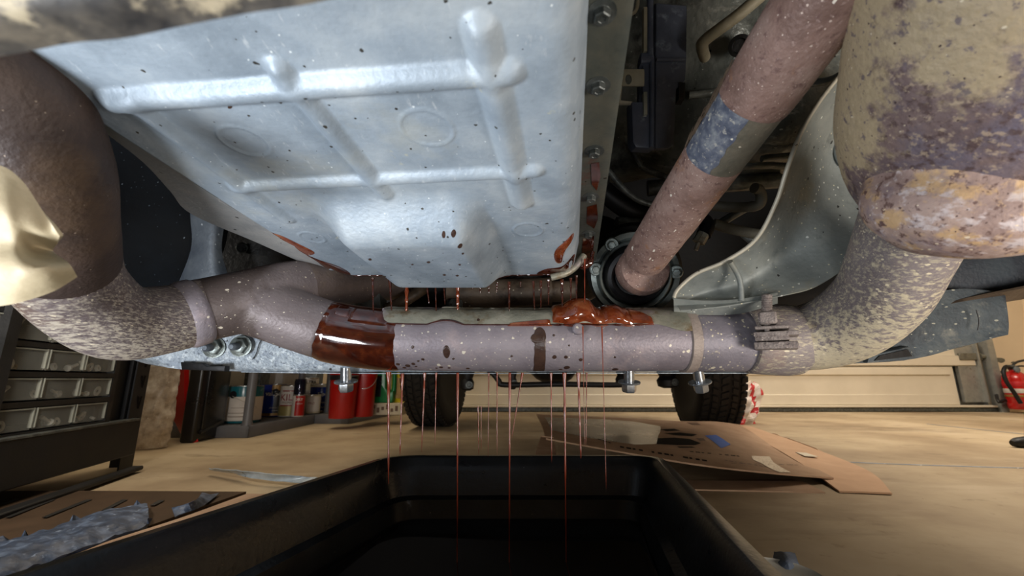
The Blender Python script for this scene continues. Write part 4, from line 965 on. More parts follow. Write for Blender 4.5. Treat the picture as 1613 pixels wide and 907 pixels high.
# ---- rear axle
rx = thing('rear_axle', 'black rear axle with differential and two chunky tyres beyond the tub', 'axle', car(.30, 2.42, .24))
wl = Vector((-.452, 2.62, .375)); wr = Vector((1.035, 2.33, .375))
mid = (wl+wr)/2
bm = NB(); add_tube(bm, [(wl+(wr-wl)*.08, .04), (wl+(wr-wl)*.4, .042), (wl+(wr-wl)*.6, .042), (wl+(wr-wl)*.92, .04)], 20, 3); obj('axle_tube', bm, M['black'], rx)
dc = PY(875, 560, 2.42)
bm = NB(); add_tube(bm, [(dc+Vector((-.20, 0, 0)), .03), (dc+Vector((-.15, 0, 0)), .09), (dc+Vector((-.08, 0, -.0)), .145), (dc+Vector((.06, 0, 0)), .145), (dc+Vector((.12, 0, 0)), .09), (dc+Vector((.17, 0, 0)), .03)], 12, 3); obj('differential', bm, M['black'], rx)
bm = NB(); Y_ = 2.2
add_tube(bm, T([PY(742, 560, Y_), PY(776, 588, Y_), PY(786, 600, Y_), PY(796, 606, Y_), PY(880, 605, Y_), PY(975, 606, Y_), PY(990, 600, Y_), PY(1003, 560, Y_)], .014), 12, 5)
obj('anti_roll_bar', bm, M['black'], rx)
for (px, w_, y1, lab_) in ((808, 12, 610, 'black shock absorber foot left of the differential'), (982, 22, 606, 'black spring mount left of the bolt near right tyre'), (1052, 30, 608, 'black brake bracket beside inner face of right tyre'), (736, 20, 612, 'black brake bracket beside inner face of left tyre')):
    c = PY(px, y1, 2.25); ww = w_/F*2.2
    bm = NB(); add_lathe(bm, [(ww*.25, -.01), (ww*.5, 0), (ww*.55, .03), (ww*.4, .05), (ww*.55, .08), (ww*.5, .2)], c, (0, 0, 1), 14); b_ = obj('spring_mount', bm, M['black'], rx)
    bm = NB(); hexbolt(bm, c+Vector((ww*.2, -ww*.5, .02)), (0, -1, 0), .012, .012); obj('bolt', bm, M['steeldk'], b_)
def tyre(c, side, label):
    R, Wd = .375, .205; axis = LX
    bm = NB(); h = Wd/2
    prof = [(.22, -h*.75), (.27, -h*.98), (.33, -h), (.355, -h*.93), (.366, -h*.8), (.369, 0), (.366, h*.8), (.355, h*.93), (.33, h), (.27, h*.98), (.22, h*.75)]
    add_lathe(bm, prof, c, axis, 96); t = obj('wheel', bm, M['tyre'], rx); t['label'] = label
    bm = NB(); x, y, z = frame_from(axis)
    nb = 64
    rowsx = [(-.082, .031), (-.044, .030), (0, .040), (.044, .030), (.082, .031)]
    for ri, (ox, ww) in enumerate(rowsx):
        for k in range(nb):
            a = 2*PI*(k+.5*(ri % 2))/nb
            if not (-PI*1.0 < 0): pass
            d = x*math.cos(a)+y*math.sin(a)
            if d.z > .25: continue
            tg = -x*math.sin(a)+y*math.cos(a)
            cc = c+d*.3705+z*ox
            Rm = Matrix((z, tg, d)).transposed()
            vs = add_box(bm, (0, 0, 0), (ww*.86, 2*PI*.37/nb*.74, .013), None, .0015)
            sk = .35*(1 if ri % 2 else -1)
            for v in vs: v.co.y += v.co.x*sk
            for v in vs: v.co = Rm @ v.co + cc
    o = obj('tread', bm, M['tyre'], t); o['kind'] = 'stuff'
    bm = NB(); add_lathe(bm, [(.225, -h*.7), (.225, h*.7), (.19, h*.5), (.06, h*.35), (0, h*.35)], c, axis*side, 48); obj('wheel_rim', bm, M['black'], t)
tyre(wl, -1, 'black rear tyre left of the differential, beside green jug')
tyre(wr, 1, 'black rear tyre behind the cardboard, chunky tread lit at right')
# ================================================================== THINGS ON THE GARAGE FLOOR
def ordinal(n): return ['first', 'second', 'third', 'fourth', 'fifth', 'sixth', 'seventh', 'eighth', 'ninth', 'tenth', 'eleventh', 'twelfth', 'thirteenth', 'fourteenth', 'fifteenth', 'sixteenth', 'seventeenth', 'eighteenth', 'nineteenth', 'twentieth'][n]
# ---- drain tub
FLc, FRc = G(612, 716, .15), G(1043, 716, .15)
NLc = G(-20, 912, .15); NRc = G(1244, 908, .15)
dl = (NLc-FLc).normalized(); dr_ = (NRc-FRc).normalized()
NLc = FLc+dl*.62; NRc = FRc+dr_*.62
tub = thing('drain_tub', 'large black plastic drain tub catching oil under the exhaust pipe', 'tub', (FLc+FRc+NLc+NRc)/4*1.0-Vector((0, 0, .15)))
cen = (FLc+FRc+NLc+NRc)/4
def loop(inset, z, rc, n=10):
    cs = [FLc, FRc, NRc, NLc]; out = []
    c4 = []
    for i in range(4):
        a, b, c = cs[i-1], cs[i], cs[(i+1) % 4]
        u1 = (a-b).normalized(); u2 = (c-b).normalized()
        sn = u1.cross(u2).length
        p = b+(u1+u2)*(inset/sn); c4.append((p, u1, u2))
    for (p, u1, u2) in c4:
        a0 = p+u1*rc; b0 = p+u2*rc
        for k in range(n+1):
            t = k/n; q = a0*(1-t)**2+p*2*t*(1-t)+b0*t*t; q = q.copy(); q.z = z; out.append(q)
    return out
def loft(bm, loops, close_last=True):
    L_ = [[bm.verts.new(p) for p in l] for l in loops]
    for A, B in zip(L_, L_[1:]):
        for k in range(len(A)): bm.faces.new((A[k], A[(k+1) % len(A)], B[(k+1) % len(A)], B[k]))
    if close_last: bm.faces.new(L_[-1])
bm = NB()
loft(bm, [loop(.008, .118, .045), loop(-.002, .120, .05), loop(-.003, .134, .05), loop(.000, .146, .05), loop(.004, .150, .05), loop(.016, .151, .045), loop(.020, .148, .043), loop(.026, .130, .04), loop(.036, .098, .035), loop(.046, .094, .034), loop(.056, .040, .03), loop(.066, .016, .03), loop(.085, .008, .03)])
loft(bm, [loop(.009, .118, .045), loop(.030, .06, .04), loop(.048, .004, .04), loop(.06, .001, .04)])
obj('tub_shell', bm, M['tub'], tub)
bm = NB(); loft(bm, [loop(.0525, .070, .03), loop(.0535, .0695, .03)]); o = obj('used_oil', bm, M['oil_black'], None)
tag(o, 'dark used oil pooled in the bottom of the black tub', 'oil'); o['kind'] = 'stuff'

# ---- oil streams
def stream(x0, y0, x1, y1, r, d0, m, label, group, head=1.0):
    a, b = PD(x0, y0, d0), None
    rb = ray(x1, y1); # keep it falling vertically: same distance plane
    b = PY(x1, y1, a.y)
    n = 10; pts = []
    for k in range(n+1):
        t = k/n; p = a.lerp(b, t)
        rr = r*.8*(1+.9*head*math.exp(-t*14))*(1-.5*t)*(1+.22*math.sin(t*23+x0)) if k < n else r*.12
        pts.append((p, rr))
    bm = NB(); add_tube(bm, pts, 10, 4); o = obj('oil_stream', bm, m); tag(o, label, 'oil stream', group); return o
low = [(612, 586, 612, 762, 2.6, .51), (634, 588, 630, 716, 2.1, .51), (669, 587, 664, 712, 1.7, .515), (687, 587, 685, 700, 1.2, .52), (721, 587, 720, 908, 1.9, .515), (753, 640, 754, 716, 1.0, .54), (758, 640, 758, 712, .9, .55), (770, 587, 769, 720, 1.0, .54), (783, 587, 783, 718, 1.0, .52), (803, 587, 802, 908, 1.9, .515), (823, 587, 806, 690, 1.5, .53), (868, 587, 869, 728, 1.3, .52), (889, 587, 892, 908, 2.3, .515), (911, 587, 915, 722, 2.4, .515), (924, 587, 923, 700, 1.1, .53)]
nm = len(low)
for i, (x0, y0, x1, y1, rp, d) in enumerate(low):
    sz = 'thick' if rp > 2 else ('thin' if rp < 1.3 else 'medium')
    stream(x0, y0, x1, y1, rp/F*d, d, M['oil_clear'], f'{sz} red oil stream below the pipe, {ordinal(i)} from the left', 'oil streams falling from the pipe into the tub')
stream(948, 514, 955, 770, .9/F*.45, .462, M['oil_clear'], 'longest thin oil stream in front of the pipe, right of the orange puddle', 'oil streams falling from the pipe into the tub')
stream(918, 514, 921, 700, .8/F*.45, .460, M['oil_clear'], 'fine oil stream in front of the pipe, under the orange puddle', 'oil streams falling from the pipe into the tub')
stream(921, 408, 921, 494, 1.2/F*.5, .50, M['oil_clear'], 'fine oil stream from pan corner down onto the orange puddle', 'oil streams falling from the pan edge')
high = [(587, 438, 588, 494, 1.6), (614, 440, 617, 490, 1.9), (641, 444, 640, 492, 3.2), (672, 446, 676, 478, 1.6), (686, 446, 687, 492, 1.5), (699, 446, 701, 480, 1.2), (721, 447, 721, 490, 3.2), (744, 445, 744, 456, 1.4), (757, 445, 756, 462, 1.4), (770, 445, 770, 462, 1.6), (783, 445, 782, 461, 1.4), (802, 444, 802, 490, 2.0), (820, 444, 820, 452, 1.3), (840, 443, 842, 488, 1.6), (852, 442, 852, 486, 1.7), (864, 441, 864, 480, 1.7), (885, 440, 886, 486, 2.2), (899, 438, 899, 484, 1.5), (908, 434, 908, 482, 1.6)]
for i, (x0, y0, x1, y1, rp) in enumerate(high):
    sz = 'bright orange' if rp > 3 else ('short' if y1 < 470 else 'dark red')
    bx = tip = None
    stream(x0, y0, x1, y1, rp*1.35/F*.5, .508, M['oil_orange'] if rp > 3 else M['oil'], f'{sz} oil drip under the pan rear edge, {ordinal(i)} from the left', 'oil drips hanging from the pan edge', .6)

# ---- cardboard at right
cb = thing('cardboard_sheet', 'large bowed brown cardboard sheet with blue tape right of the tub', 'cardboard', G(1150, 740, 0))
ctrl = [[PY(845, 652, 2.05), PY(960, 657, 2.0), PY(1070, 663, 1.95), PY(1130, 664, 1.95), PY(1186, 672, 2.1)],
        [PY(850, 662, 1.75), PY(980, 671, 1.68), PY(1090, 680, 1.65), PY(1165, 686, 1.68), PY(1226, 700, 1.78)],
        [PY(855, 674, 1.48), PY(985, 690, 1.40), PY(1100, 702, 1.36), PY(1190, 714, 1.38), PY(1262, 724, 1.46)],
        [PY(860, 690, 1.24), PY(985, 712, 1.18), PY(1100, 731, 1.14), PY(1205, 743, 1.13), PY(1313, 752, 1.2)]]
bm = NB(); PG = spline_grid(ctrl, 8, 8); grid_mesh(bm, PG, .004, (0, 0, -1)); obj('board', bm, M['card'], cb)
nI, nJ = len(PG)-1, len(PG[0])-1
def onboard(s, t, h=.0008):
    """s across (0 left..1 right), t from back (0) to front (1)"""
    x = min(max(s, 0), .9999)*nJ; y = min(max(t, 0), .9999)*nI; i, j = int(y), int(x); a, b = y-i, x-j
    p = (PG[i][j]*(1-b)+PG[i][j+1]*b)*(1-a)+(PG[i+1][j]*(1-b)+PG[i+1][j+1]*b)*a
    return p+Vector((0, 0, h))
def proj(p):
    q = p-CAM; d = q.y*_c+q.z*_s; u = -q.y*_s+q.z*_c; return CX+F*q.x/d, CY-F*u/d
def st_of(px, py):
    best = None
    for i in range(0, 61):
        for j in range(0, 61):
            x, y = proj(onboard(j/60, i/60)); e = (x-px)**2+(y-py)**2*4
            if best is None or e < best[0]: best = (e, j/60, i/60)
    e, s, t = best; h = 1/60
    for _ in range(5):
        h /= 2; c = []
        for ds_ in (-h, 0, h):
            for dt in (-h, 0, h):
                x, y = proj(onboard(s+ds_, t+dt)); c.append(((x-px)**2+(y-py)**2*4, s+ds_, t+dt))
        e, s, t = min(c)
    return s, t
def decal(name, poly, m, h=.0009, parent=cb, sub=4, jag=0):
    st = [Vector(st_of(*q)) for q in poly]; n = len(st); pts = []
    for i in range(n):
        for k in range(sub): pts.append(st[i].lerp(st[(i+1) % n], k/sub))
    c = sum(pts, Vector((0, 0)))/len(pts); bm = NB(); rings = []
    for f in (1, .66, .33):
        rings.append([bm.verts.new(onboard(*(c+(q-c)*f), h)) for q in pts])
    cv_ = bm.verts.new(onboard(*c, h))
    for A, B in zip(rings, rings[1:]):
        for k in range(len(A)): bm.faces.new((A[k], A[(k+1) % len(A)], B[(k+1) % len(A)], B[k]))
    for k in range(len(pts)): bm.faces.new((rings[-1][k], rings[-1][(k+1) % len(pts)], cv_))
    return obj(name, bm, m, parent)
decal('oil_wetting', [(858, 657), (950, 660), (1000, 664), (1040, 671), (1037, 685), (1034, 699), (1000, 700), (930, 690), (868, 677)], M['cardwet'], .0007)
decal('print', [(1036, 690), (1062, 689), (1086, 691), (1104, 698), (1094, 701), (1070, 701), (1034, 699)], M['print'])
decal('print', [(1040, 676), (1062, 675), (1072, 678), (1050, 679)], M['print'])
decal('print', [(1046, 682), (1072, 681), (1098, 684), (1090, 687), (1060, 685)], M['print'])
decal('print', [(1066, 703), (1090, 703), (1096, 705), (1070, 705)], M['print'])
decal('print', [(1096, 690), (1108, 690), (1112, 694), (1102, 694)], M['printgrey'])
decal('blue_tape', [(1110, 686), (1128, 685), (1151, 700), (1136, 706)], M['bluetape'], .0014)
decal('patch_of_print', [(1082, 665), (1098, 665), (1104, 669), (1090, 669)], M['printgrey'])
decal('packing_tape', [(1184, 718), (1212, 719), (1218, 728), (1246, 744), (1228, 744), (1200, 730), (1186, 724)], M['cleartape'], .0014)
def words(s, x0, y0, x1, y1, hpx, m):
    """a printed line lying on the board between two picture points"""
    a, b = Vector(st_of(x0, y0)), Vector(st_of(x1, y1)); d = b-a; nrm = Vector(st_of((x0+x1)/2, (y0+y1)/2-hpx))-Vector(st_of((x0+x1)/2, (y0+y1)/2))
    bm = NB(); Wt = len(s)*.62
    add_text(bm, s, 1.0, lambda x, y: onboard(*(a+d*((x/Wt)+.5)+nrm*(y/.7)), .0009))
    return obj('lettering', bm, m, cb, smooth=False)
# the two printed lines seen edge-on are broken dashes of print
for (x0, y0, x1, y1, n, hh, m_) in ((1085, 710, 1168, 718, 9, 1.3, 'print'), (975, 702, 1124, 726, 15, 2.6, 'print'), (1140, 724, 1210, 735, 9, 1.0, 'printgrey'), (1150, 729, 1300, 733, 12, .7, 'printgrey'), (940, 690, 965, 698, 3, 1.6, 'print')):
    for k in range(n):
        if k % 5 == 4: continue
        t = (k+.12)/n; t2_ = (k+.12+.62+.2*math.sin(k*2.1))/n
        a = (x0+(x1-x0)*t, y0+(y1-y0)*t); b = (x0+(x1-x0)*t2_, y0+(y1-y0)*t2_)
        decal('print', [a, b, (b[0]+1, b[1]+hh), (a[0]+1, a[1]+hh)], M[m_], .0009, cb, 2)
# flap sheet at the right, lying lower
ctrl = [[PY(1150, 670, 2.0), PY(1168, 670.5, 2.0), PY(1187, 672.5, 2.05)], [PY(1200, 694, 1.74), G(1235, 690, .03), G(1262, 699, .02)], [G(1262, 730, .02), G(1300, 722, .012), G(1362, 738, .008)], [G(1322, 773, .005), G(1360, 774, .006), G(1405, 776, .006)]]
bm = NB(); sheet(bm, [[p for p in r] for r in ctrl], .004, 8, 6)
o = obj('cardboard_flap', bm, M['cardpale']); tag(o, 'pale cardboard flap pointing right from under the bowed sheet', 'cardboard')
bm = NB(); prism(bm, [G(1190, 689, .045), G(1210, 690, .045), G(1232, 693, .04), G(1214, 693.5, .042)], (0, 0, .001))
bm.free()
bm = NB(); prism(bm, [G(1253, 712.5, .022), G(1270, 713.5, .020), G(1289, 720, .018), G(1268, 718.5, .022)], (0, 0, .0015)); obj('white_tape', bm, M['whitetape'], o)
bm = NB(); prism(bm, [G(1275, 741, .03), G(1290, 730, .03), G(1365, 741, .011), G(1365, 742, .010), G(1292, 732, .028)], (0, 0, .0008)); bm.free()
bm = NB(); ctrl = [[G(860, 752, .004), G(1060, 756, .004), G(1262, 757, .004)], [G(870, 768, .003), G(1070, 770, .003), G(1300, 775, .003)]]
sheet(bm, ctrl, .004, 4, 6); o = obj('cardboard_layer', bm, M['card']); tag(o, 'shaded flat cardboard layer on floor beneath the bowed sheet', 'cardboard')
bm = NB(); sheet(bm, [[PY(852, 688, 1.25), PY(872, 690, 1.25)], [G(843, 716, .01), G(876, 716, .01)]], .003, 4, 4); o = obj('cardboard_scrap', bm, M['card']); tag(o, 'small upright cardboard scrap behind the far rim of the tub', 'cardboard')

# ---- left floor: cardboards, foam, sliver
bm = NB(); ctrl = [[G(-160, 776, .01), G(30, 773, .01), G(210, 773, .01), G(388, 774, .008)], [G(-180, 830, .008), G(10, 826, .008), G(140, 820, .008), G(262, 818, .006)], [G(-200, 900, .006), G(-60, 905, .006), G(0, 907, .005), G(60, 893, .005)]]
sheet(bm, ctrl, .006, 6, 8)
ls = obj('slotted_cardboard', bm, M['carddark']); tag(ls, 'brown cardboard sheet with dark slots on floor at lower left', 'cardboard')
for (x0, y0, x1, y1) in ((0, 794, 24, 786), (8, 815, 78, 787), (66, 815, 136, 787), (160, 804, 192, 787), (236, 796, 250, 788)):
    bm = NB(); a, b = G(x0, y0, .0105), G(x1, y1, .0105); w_ = Vector((.010, 0, 0)); prism(bm, [a, a+w_, b+w_*1.3, b], (0, 0, .0008)); obj('slot', bm, M['black'], ls)
bm = NB(); ctrl = [[G(-60, 868, .02), G(0, 852, .022), G(60, 838, .022), G(120, 819, .022), G(175, 800, .022), G(232, 792, .02)], [G(-60, 900, .022), G(0, 880, .03), G(60, 858, .03), G(120, 842, .03), G(180, 822, .026), G(234, 808, .02)], [G(-60, 935, .018), G(0, 912, .018), G(60, 889, .018), G(120, 867, .018), G(180, 846, .016), G(234, 827, .014)]]
sheet(bm, ctrl, .01, 8, 8, .006, 60)
o = obj('foam_sheet', bm, M['foam']); tag(o, 'crumpled blue grey foam sheet at lower left beside the tub', 'foam sheet')
bm = NB(); n = 60; P = [[], []]
e0, e1 = G(-60, 935, .012), G(390, 775, .012)
lc = []
for k in range(n+1):
    t = k/n; px = -60+450*t; py = 935-160*t+ (6*math.sin(t*9)*(1-t)); p = G(px, py+2, .014)
    lc.append(p)
inn = [G(-60+560*(k/n)+40, 935-160*(k/n)+26-2*(k/n)*10, .004) for k in range(n+1)]
grid_mesh(bm, [lc, inn], .005, (0, 0, -1))
tc2 = obj('tub_cardboard', bm, M['card']); tag(tc2, 'cardboard with corrugated cut edge lying under left side of tub', 'cardboard')
bm = NB(); pts = []
for k in range(170):
    t = k/169*(n-1); i = int(t); p = lc[i].lerp(lc[i+1], t-i); pts.append((p+Vector((0, -.0015, -.0025+.0018*(1 if k % 2 else -1))), .0011))
add_tube(bm, pts, 5, 1); obj('corrugation', bm, M['cardpale'], tc2)
bm = NB(); sheet(bm, [[G(329, 738, .02), G(380, 742, .03), G(440, 748, .03), G(500, 752, .02)], [G(331, 740, .014), G(372, 747, .014), G(400, 754, .014), G(490, 762, .012)]], .0015, 4, 8, .003, 40)
o = obj('plastic_sliver', bm, M['sliver']); tag(o, 'thin pale blue plastic strip on floor left of tub rim', 'plastic strip')
bm = NB(); sheet(bm, [[G(270, 800, .02), G(305, 790, .03), G(318, 776, .02)], [G(276, 812, .014), G(312, 800, .014), G(345, 778, .012)]], .002, 4, 4, .004, 50)
o = obj('plastic_scrap', bm, M['foam']); tag(o, 'crumpled shiny plastic scrap at the end of slotted cardboard', 'plastic scrap')

# ---- lid and cloth by the tub's right side
lc_ = G(1226, 908, .01)
bm = NB(); add_lathe(bm, [(.056, 0), (.058, .006), (.056, .011), (.053, .0085), (.02, .008), (0, .008)], lc_+Vector((-.012, -.02, 0)), (0, 0, 1), 48)
o = obj('container_lid', bm, M['lid']); tag(o, 'round grey plastic lid on floor at the tub right side', 'lid')
bm = NB(); sheet(bm, [[G(1219, 868, .014), G(1235, 869, .02), G(1252, 871, .014)], [G(1218, 884, .014), G(1240, 884, .024), G(1258, 886, .016)], [G(1224, 904, .012), G(1246, 902, .016), G(1264, 898, .01)]], .002, 4, 4, .003, 60)
o = obj('blue_cloth', bm, M['ragblue']); tag(o, 'dusty blue cloth scrap behind the round grey lid', 'cloth')
c = G(1618, 705, 0); bm = NB(); add_tube(bm, [(c+Vector((-.055, .0, .016)), .012), (c+Vector((-.03, 0, .02)), .02), (c+Vector((.05, 0, .024)), .024), (c+Vector((.15, 0, .026)), .026)], 14, 4)
o = obj('black_shoe', bm, M['rubber']); tag(o, 'black rounded toe of an object on floor at right edge', 'dark object')

# ---- bag by the tyre
bm = NB(); c = G(1162, 668, 0)+Vector((.03, .06, 0)); nU, nV = 34, 22; P = []
for j in range(nV+1):
    v = j/nV; row = []
    for i in range(nU+1):
        a = 2*PI*i/nU; r = .12*(1-v)**.5*(.7+.8*v)+.008; nz = noise.noise(Vector((math.cos(a)*2.4, math.sin(a)*2.4, v*5)))
        r *= 1+.5*nz
        row.append(c+Vector((math.cos(a)*r+.07*v*v+.05*v, math.sin(a)*r*.8, v*.25+.02*nz*v)))
    P.append(row)
grid_mesh(bm, P)
o = obj('carrier_bag', bm, M['bagwhite'], smooth=False); o.data.materials.append(M['bagred'])
for p in o.data.polygons:
    i = p.index % nU
    if (i+p.index//nU//3) % 6 < 2: p.material_index = 1
tag(o, 'crumpled red and white striped plastic bag beside right tyre', 'bag')

# ---- fire extinguisher and what is by it
Ye = 3.58; c = PY(1609, 640, Ye); c.z = 0.03
fe = thing('fire_extinguisher', 'red fire extinguisher with black hose against the cream wall', 'fire extinguisher', c)
bm = NB(); add_lathe(bm, [(.07, 0), (.076, .01), (.078, .03), (.078, .24), (.07, .275), (.045, .30), (.022, .31), (.022, .325), (0, .325)], c, (0, 0, 1), 40); obj('cylinder', bm, M['redgloss'], fe)
bm = NB(); add_lathe(bm, [(.079, .13), (.0795, .131), (.0795, .165), (.079, .166)], c, (0, 0, 1), 40, closed=True); obj('label', bm, M['white'], fe)
bm = NB(); add_lathe(bm, [(.079, .185), (.0795, .186), (.0795, .222), (.079, .223)], c, (0, 0, 1), 40, closed=True); obj('label', bm, M['bagred'], fe)
bm = NB(); add_lathe(bm, [(.079, .10), (.0795, .101), (.0795, .116), (.079, .117)], c, (0, 0, 1), 40, closed=True); obj('label', bm, M['gold'], fe)
for k, (w_, z_) in enumerate(((.03, .15), (.022, .143), (.018, .157))):
    bm = NB(); add_box(bm, c+Vector((.0+.01*k, -.0795, z_)), (w_, .002, .004)); obj('label_print', bm, M['print'], fe)
bm = NB(); add_lathe(bm, [(.024, .32), (.026, .325), (.026, .35), (.014, .36), (0, .36)], c, (0, 0, 1), 20); obj('valve', bm, M['steeldk'], fe)
bm = NB(); add_tube(bm, T([c+Vector((.01, 0, .355)), c+Vector((.05, -.01, .385)), c+Vector((.12, -.02, .40))], .009), 8, 3); add_tube(bm, T([c+Vector((.01, 0, .34)), c+Vector((.06, -.01, .35)), c+Vector((.11, -.02, .345))], .007), 8, 3); obj('handle', bm, M['black'], fe)
bm = NB(); add_tube(bm, T([c+Vector((-.02, -.01, .335)), c+Vector((-.08, -.03, .345)), c+Vector((-.125, -.04, .30)), c+Vector((-.13, -.05, .22)), c+Vector((-.105, -.06, .14)), c+Vector((-.08, -.07, .05))], .014), 14, 6); obj('hose', bm, M['rubber'], fe)
bm = NB(); add_lathe(bm, [(.022, 0), (.024, .004), (.024, .012), (.02, .014), (0, .014)], c+Vector((-.028, -.05, .32)), (0, -1, 0), 24); obj('gauge', bm, M['strut'], fe)
bm = NB(); c2 = c+Vector((.03, -.20, -.03)); add_lathe(bm, [(.17, .002), (.16, .03), (.10, .055), (.04, .06), (0, .06)], c2, (0, 0, 1), 24)
o = obj('green_dish', bm, M['palegreen']); tag(o, 'green plastic dish on floor in front of the fire extinguisher', 'dish')
bm = NB(); add_tube(bm, T([PY(1570, 622, 3.66), PY(1574, 633, 3.62), PY(1584, 630, 3.62), PY(1596, 634, 3.6)], .012), 8, 5, rough=.01, rs=90)
o = obj('black_chain', bm, M['black']); tag(o, 'short black cord between door track and fire extinguisher', 'cord')

# ---- shelving with paint cans along the left wall
def shelf(name, C0, C1, label, posts, depth, zt=.62, lip=.055):
    t = thing(name, label, 'shelf', C0)
    A = (C1-C0); Ln = A.length; A = A.normalized(); I = Vector((-A.y, A.x, 0))
    ang = math.atan2(A.y, A.x); Rm = Matrix.Rotation(ang, 3, 'Z')
    def at(a, i, z): return C0+A*a+I*i+Vector((0, 0, z))
    bm = NB(); add_box(bm, at(Ln/2, .008, lip/2), (Ln, .016, lip), Rm, .004, 2); add_box(bm, at(.008, depth/2, lip/2), (.016, depth, lip), Rm, .004, 2); add_box(bm, at(Ln-.008, depth/2, lip/2), (.016, depth, lip), Rm, .004, 2)
    obj('shelf_edge', bm, M['greyplast'], t)
    bm = NB(); add_box(bm, at(Ln/2, depth/2+.008, lip-.008), (Ln-.03, depth-.02, .012), Rm); obj('shelf_board', bm, M['greyplast'], t)
    for (a, i) in posts:
        bm = NB(); add_lathe(bm, [(.026, 0), (.026, lip), (.021, lip+.02), (.021, zt)], at(a, i, 0), (0, 0, 1), 16); obj('post', bm, M['greyplast'], t)
    bm = NB(); add_box(bm, at(Ln/2, .01, zt-.02), (Ln, .016, .06), Rm); add_box(bm, at(Ln/2, depth/2, zt-.01), (Ln, depth, .012), Rm); obj('upper_shelf', bm, M['greyplast'], t)
    return at, Rm, A, I
C0 = G(390, 690, 0); C1 = G(524, 661, 0)
Ln1 = (C1-C0).length
at1, Rm1, A1, I1 = shelf('shelving_unit', C0, C1, 'grey plastic shelving unit holding paint cans at left', [(.03, .03), (Ln1-.03, .03), (.03, .38), (Ln1-.03, .38)], .40)
D0 = G(549, 668, 0); D1 = G(626, 652, 0)
at2, Rm2, A2, I2 = shelf('far_shelving_unit', D0, D1, 'grey shelving unit with red buckets left of the left tyre', [(.03, .03), ((D1-D0).length-.03, .03), (.03, .36), (.34, .03)], .38)
def on_shelf(px, i, z=.057):
    lo, hi = -.2, 1.6
    for _ in range(40):
        m_ = (lo+hi)/2
        if colx(at1(m_, i, z)) < px: lo = m_
        else: hi = m_
    return at1(lo, i, z)
def can(px, py, r, h, bands, label, cat='paint can', name='paint_can', zb=.056, shift=0.0, bail=None, texts=(), top='tin', seg=32):
    c = on_shelf(px, py)
    t = thing(name, label, cat, c)
    bm = NB(); add_lathe(bm, [(r*.98, 0), (r, .003), (r, h-.004), (r*.985, h)], c, (0, 0, 1), seg); obj('body', bm, M[bands[0]], t)
    for (z0_, z1_, m, a0, a1) in bands[1]:
        bm = NB(); P = []
        vv = (Vector((CAM.x, CAM.y, 0))-Vector((c.x, c.y, 0))).normalized(); side = Vector((-vv.y, vv.x, 0))
        for zz in (z0_, z1_):
            P.append([c+(vv*math.cos(math.radians(a))+side*math.sin(math.radians(a)))*(r+.0008)+Vector((0, 0, h*zz)) for a in [a0+(a1-a0)*k/24 for k in range(25)]])
        grid_mesh(bm, P); obj('label', bm, M[m], t)
    bm = NB(); add_lathe(bm, [(r*.98, 0), (r*1.02, .001), (r*1.02, .004), (r*.98, .005)], c+Vector((0, 0, h-.005)), (0, 0, 1), seg, closed=True); add_lathe(bm, [(r*.9, -.002), (0, -.002)], c+Vector((0, 0, h)), (0, 0, 1), seg); obj('rim', bm, M['tinrim'], t)
    vv = (Vector((CAM.x, CAM.y, 0))-Vector((c.x, c.y, 0))).normalized(); side = Vector((-vv.y, vv.x, 0))
    for (s, size, zc, m, ac, shr) in texts:
        bm = NB()
        def fn(x, y, r=r, c=c): 
            a = math.radians(ac)+x/r; return c+(vv*math.cos(a)+side*math.sin(a))*(r+.0016)+Vector((0, 0, h*zc+y))
        add_text(bm, s, size, fn, .0006 if size > .02 else 0, shr); obj('lettering', bm, M[m], t, smooth=False)
    if bail:
        bm = NB(); P = []
        for k in range(13):
            q = k/12; a = math.radians(bail[0]+(bail[1]-bail[0])*q); P.append((c+(vv*math.cos(a)+side*math.sin(a))*(r+.006)+Vector((0, 0, h*(.72-.32*q))), .0016))
        add_tube(bm, P, 6, 2); obj('bail', bm, M['wire'], t)
        for k in (0,):
            a = math.radians(bail[0]); o_ = c+(vv*math.cos(a)+side*math.sin(a))*r+Vector((0, 0, h*.76)); bm = NB(); add_lathe(bm, [(.018, 0), (.018, .003), (.006, .006), (0, .006)], o_, (vv*math.cos(a)+side*math.sin(a)), 16); obj('ear', bm, M['blacklab'], t)
    return t, c
# side>0 is to the viewer's ... vector (-vv.y, vv.x): with vv pointing at the viewer this is the viewer's right
can(381, .150, .083, .182, ('teal', [(.06, .70, 'white', -88, 88), (.16, .18, 'printgrey', -50, 10), (.26, .275, 'printgrey', -50, 20), (.40, .41, 'printgrey', -40, 20)]), 'teal gallon paint can with white label and wire bail, nearest on shelf', bail=(-38, 40))
can(352, .33, .078, .178, ('cream', [(.05, .40, 'olive', -90, 90)]), 'cream can lettered in black italics behind the black case', texts=[('PER', .045, .70, 'print', -8, .3), ('INTERIOR', .016, .50, 'print', -8, 0)], shift=.14)
can(408, .31, .075, .178, ('strut', [(.08, .58, 'cream', -90, 90)]), 'grey topped cream can behind the front shelf post', texts=[('Fille', .022, .72, 'white', -8, 0)], shift=.14)
can(430, .215, .083, .186, ('blue', [(.02, .10, 'gold', -90, 90), (.80, .97, 'gold', -14, 80), (.10, .80, 'blacklab', -4, 85)]), 'blue and black paint can with white script lettering on shelf', bail=(0, 60), texts=[('valspar', .036, .70, 'whiteprint', -2, 0), ('SEMI-GLOSS', .012, .26, 'whiteprint', 4, 0), ('enamel', .012, .18, 'whiteprint', 4, 0)])
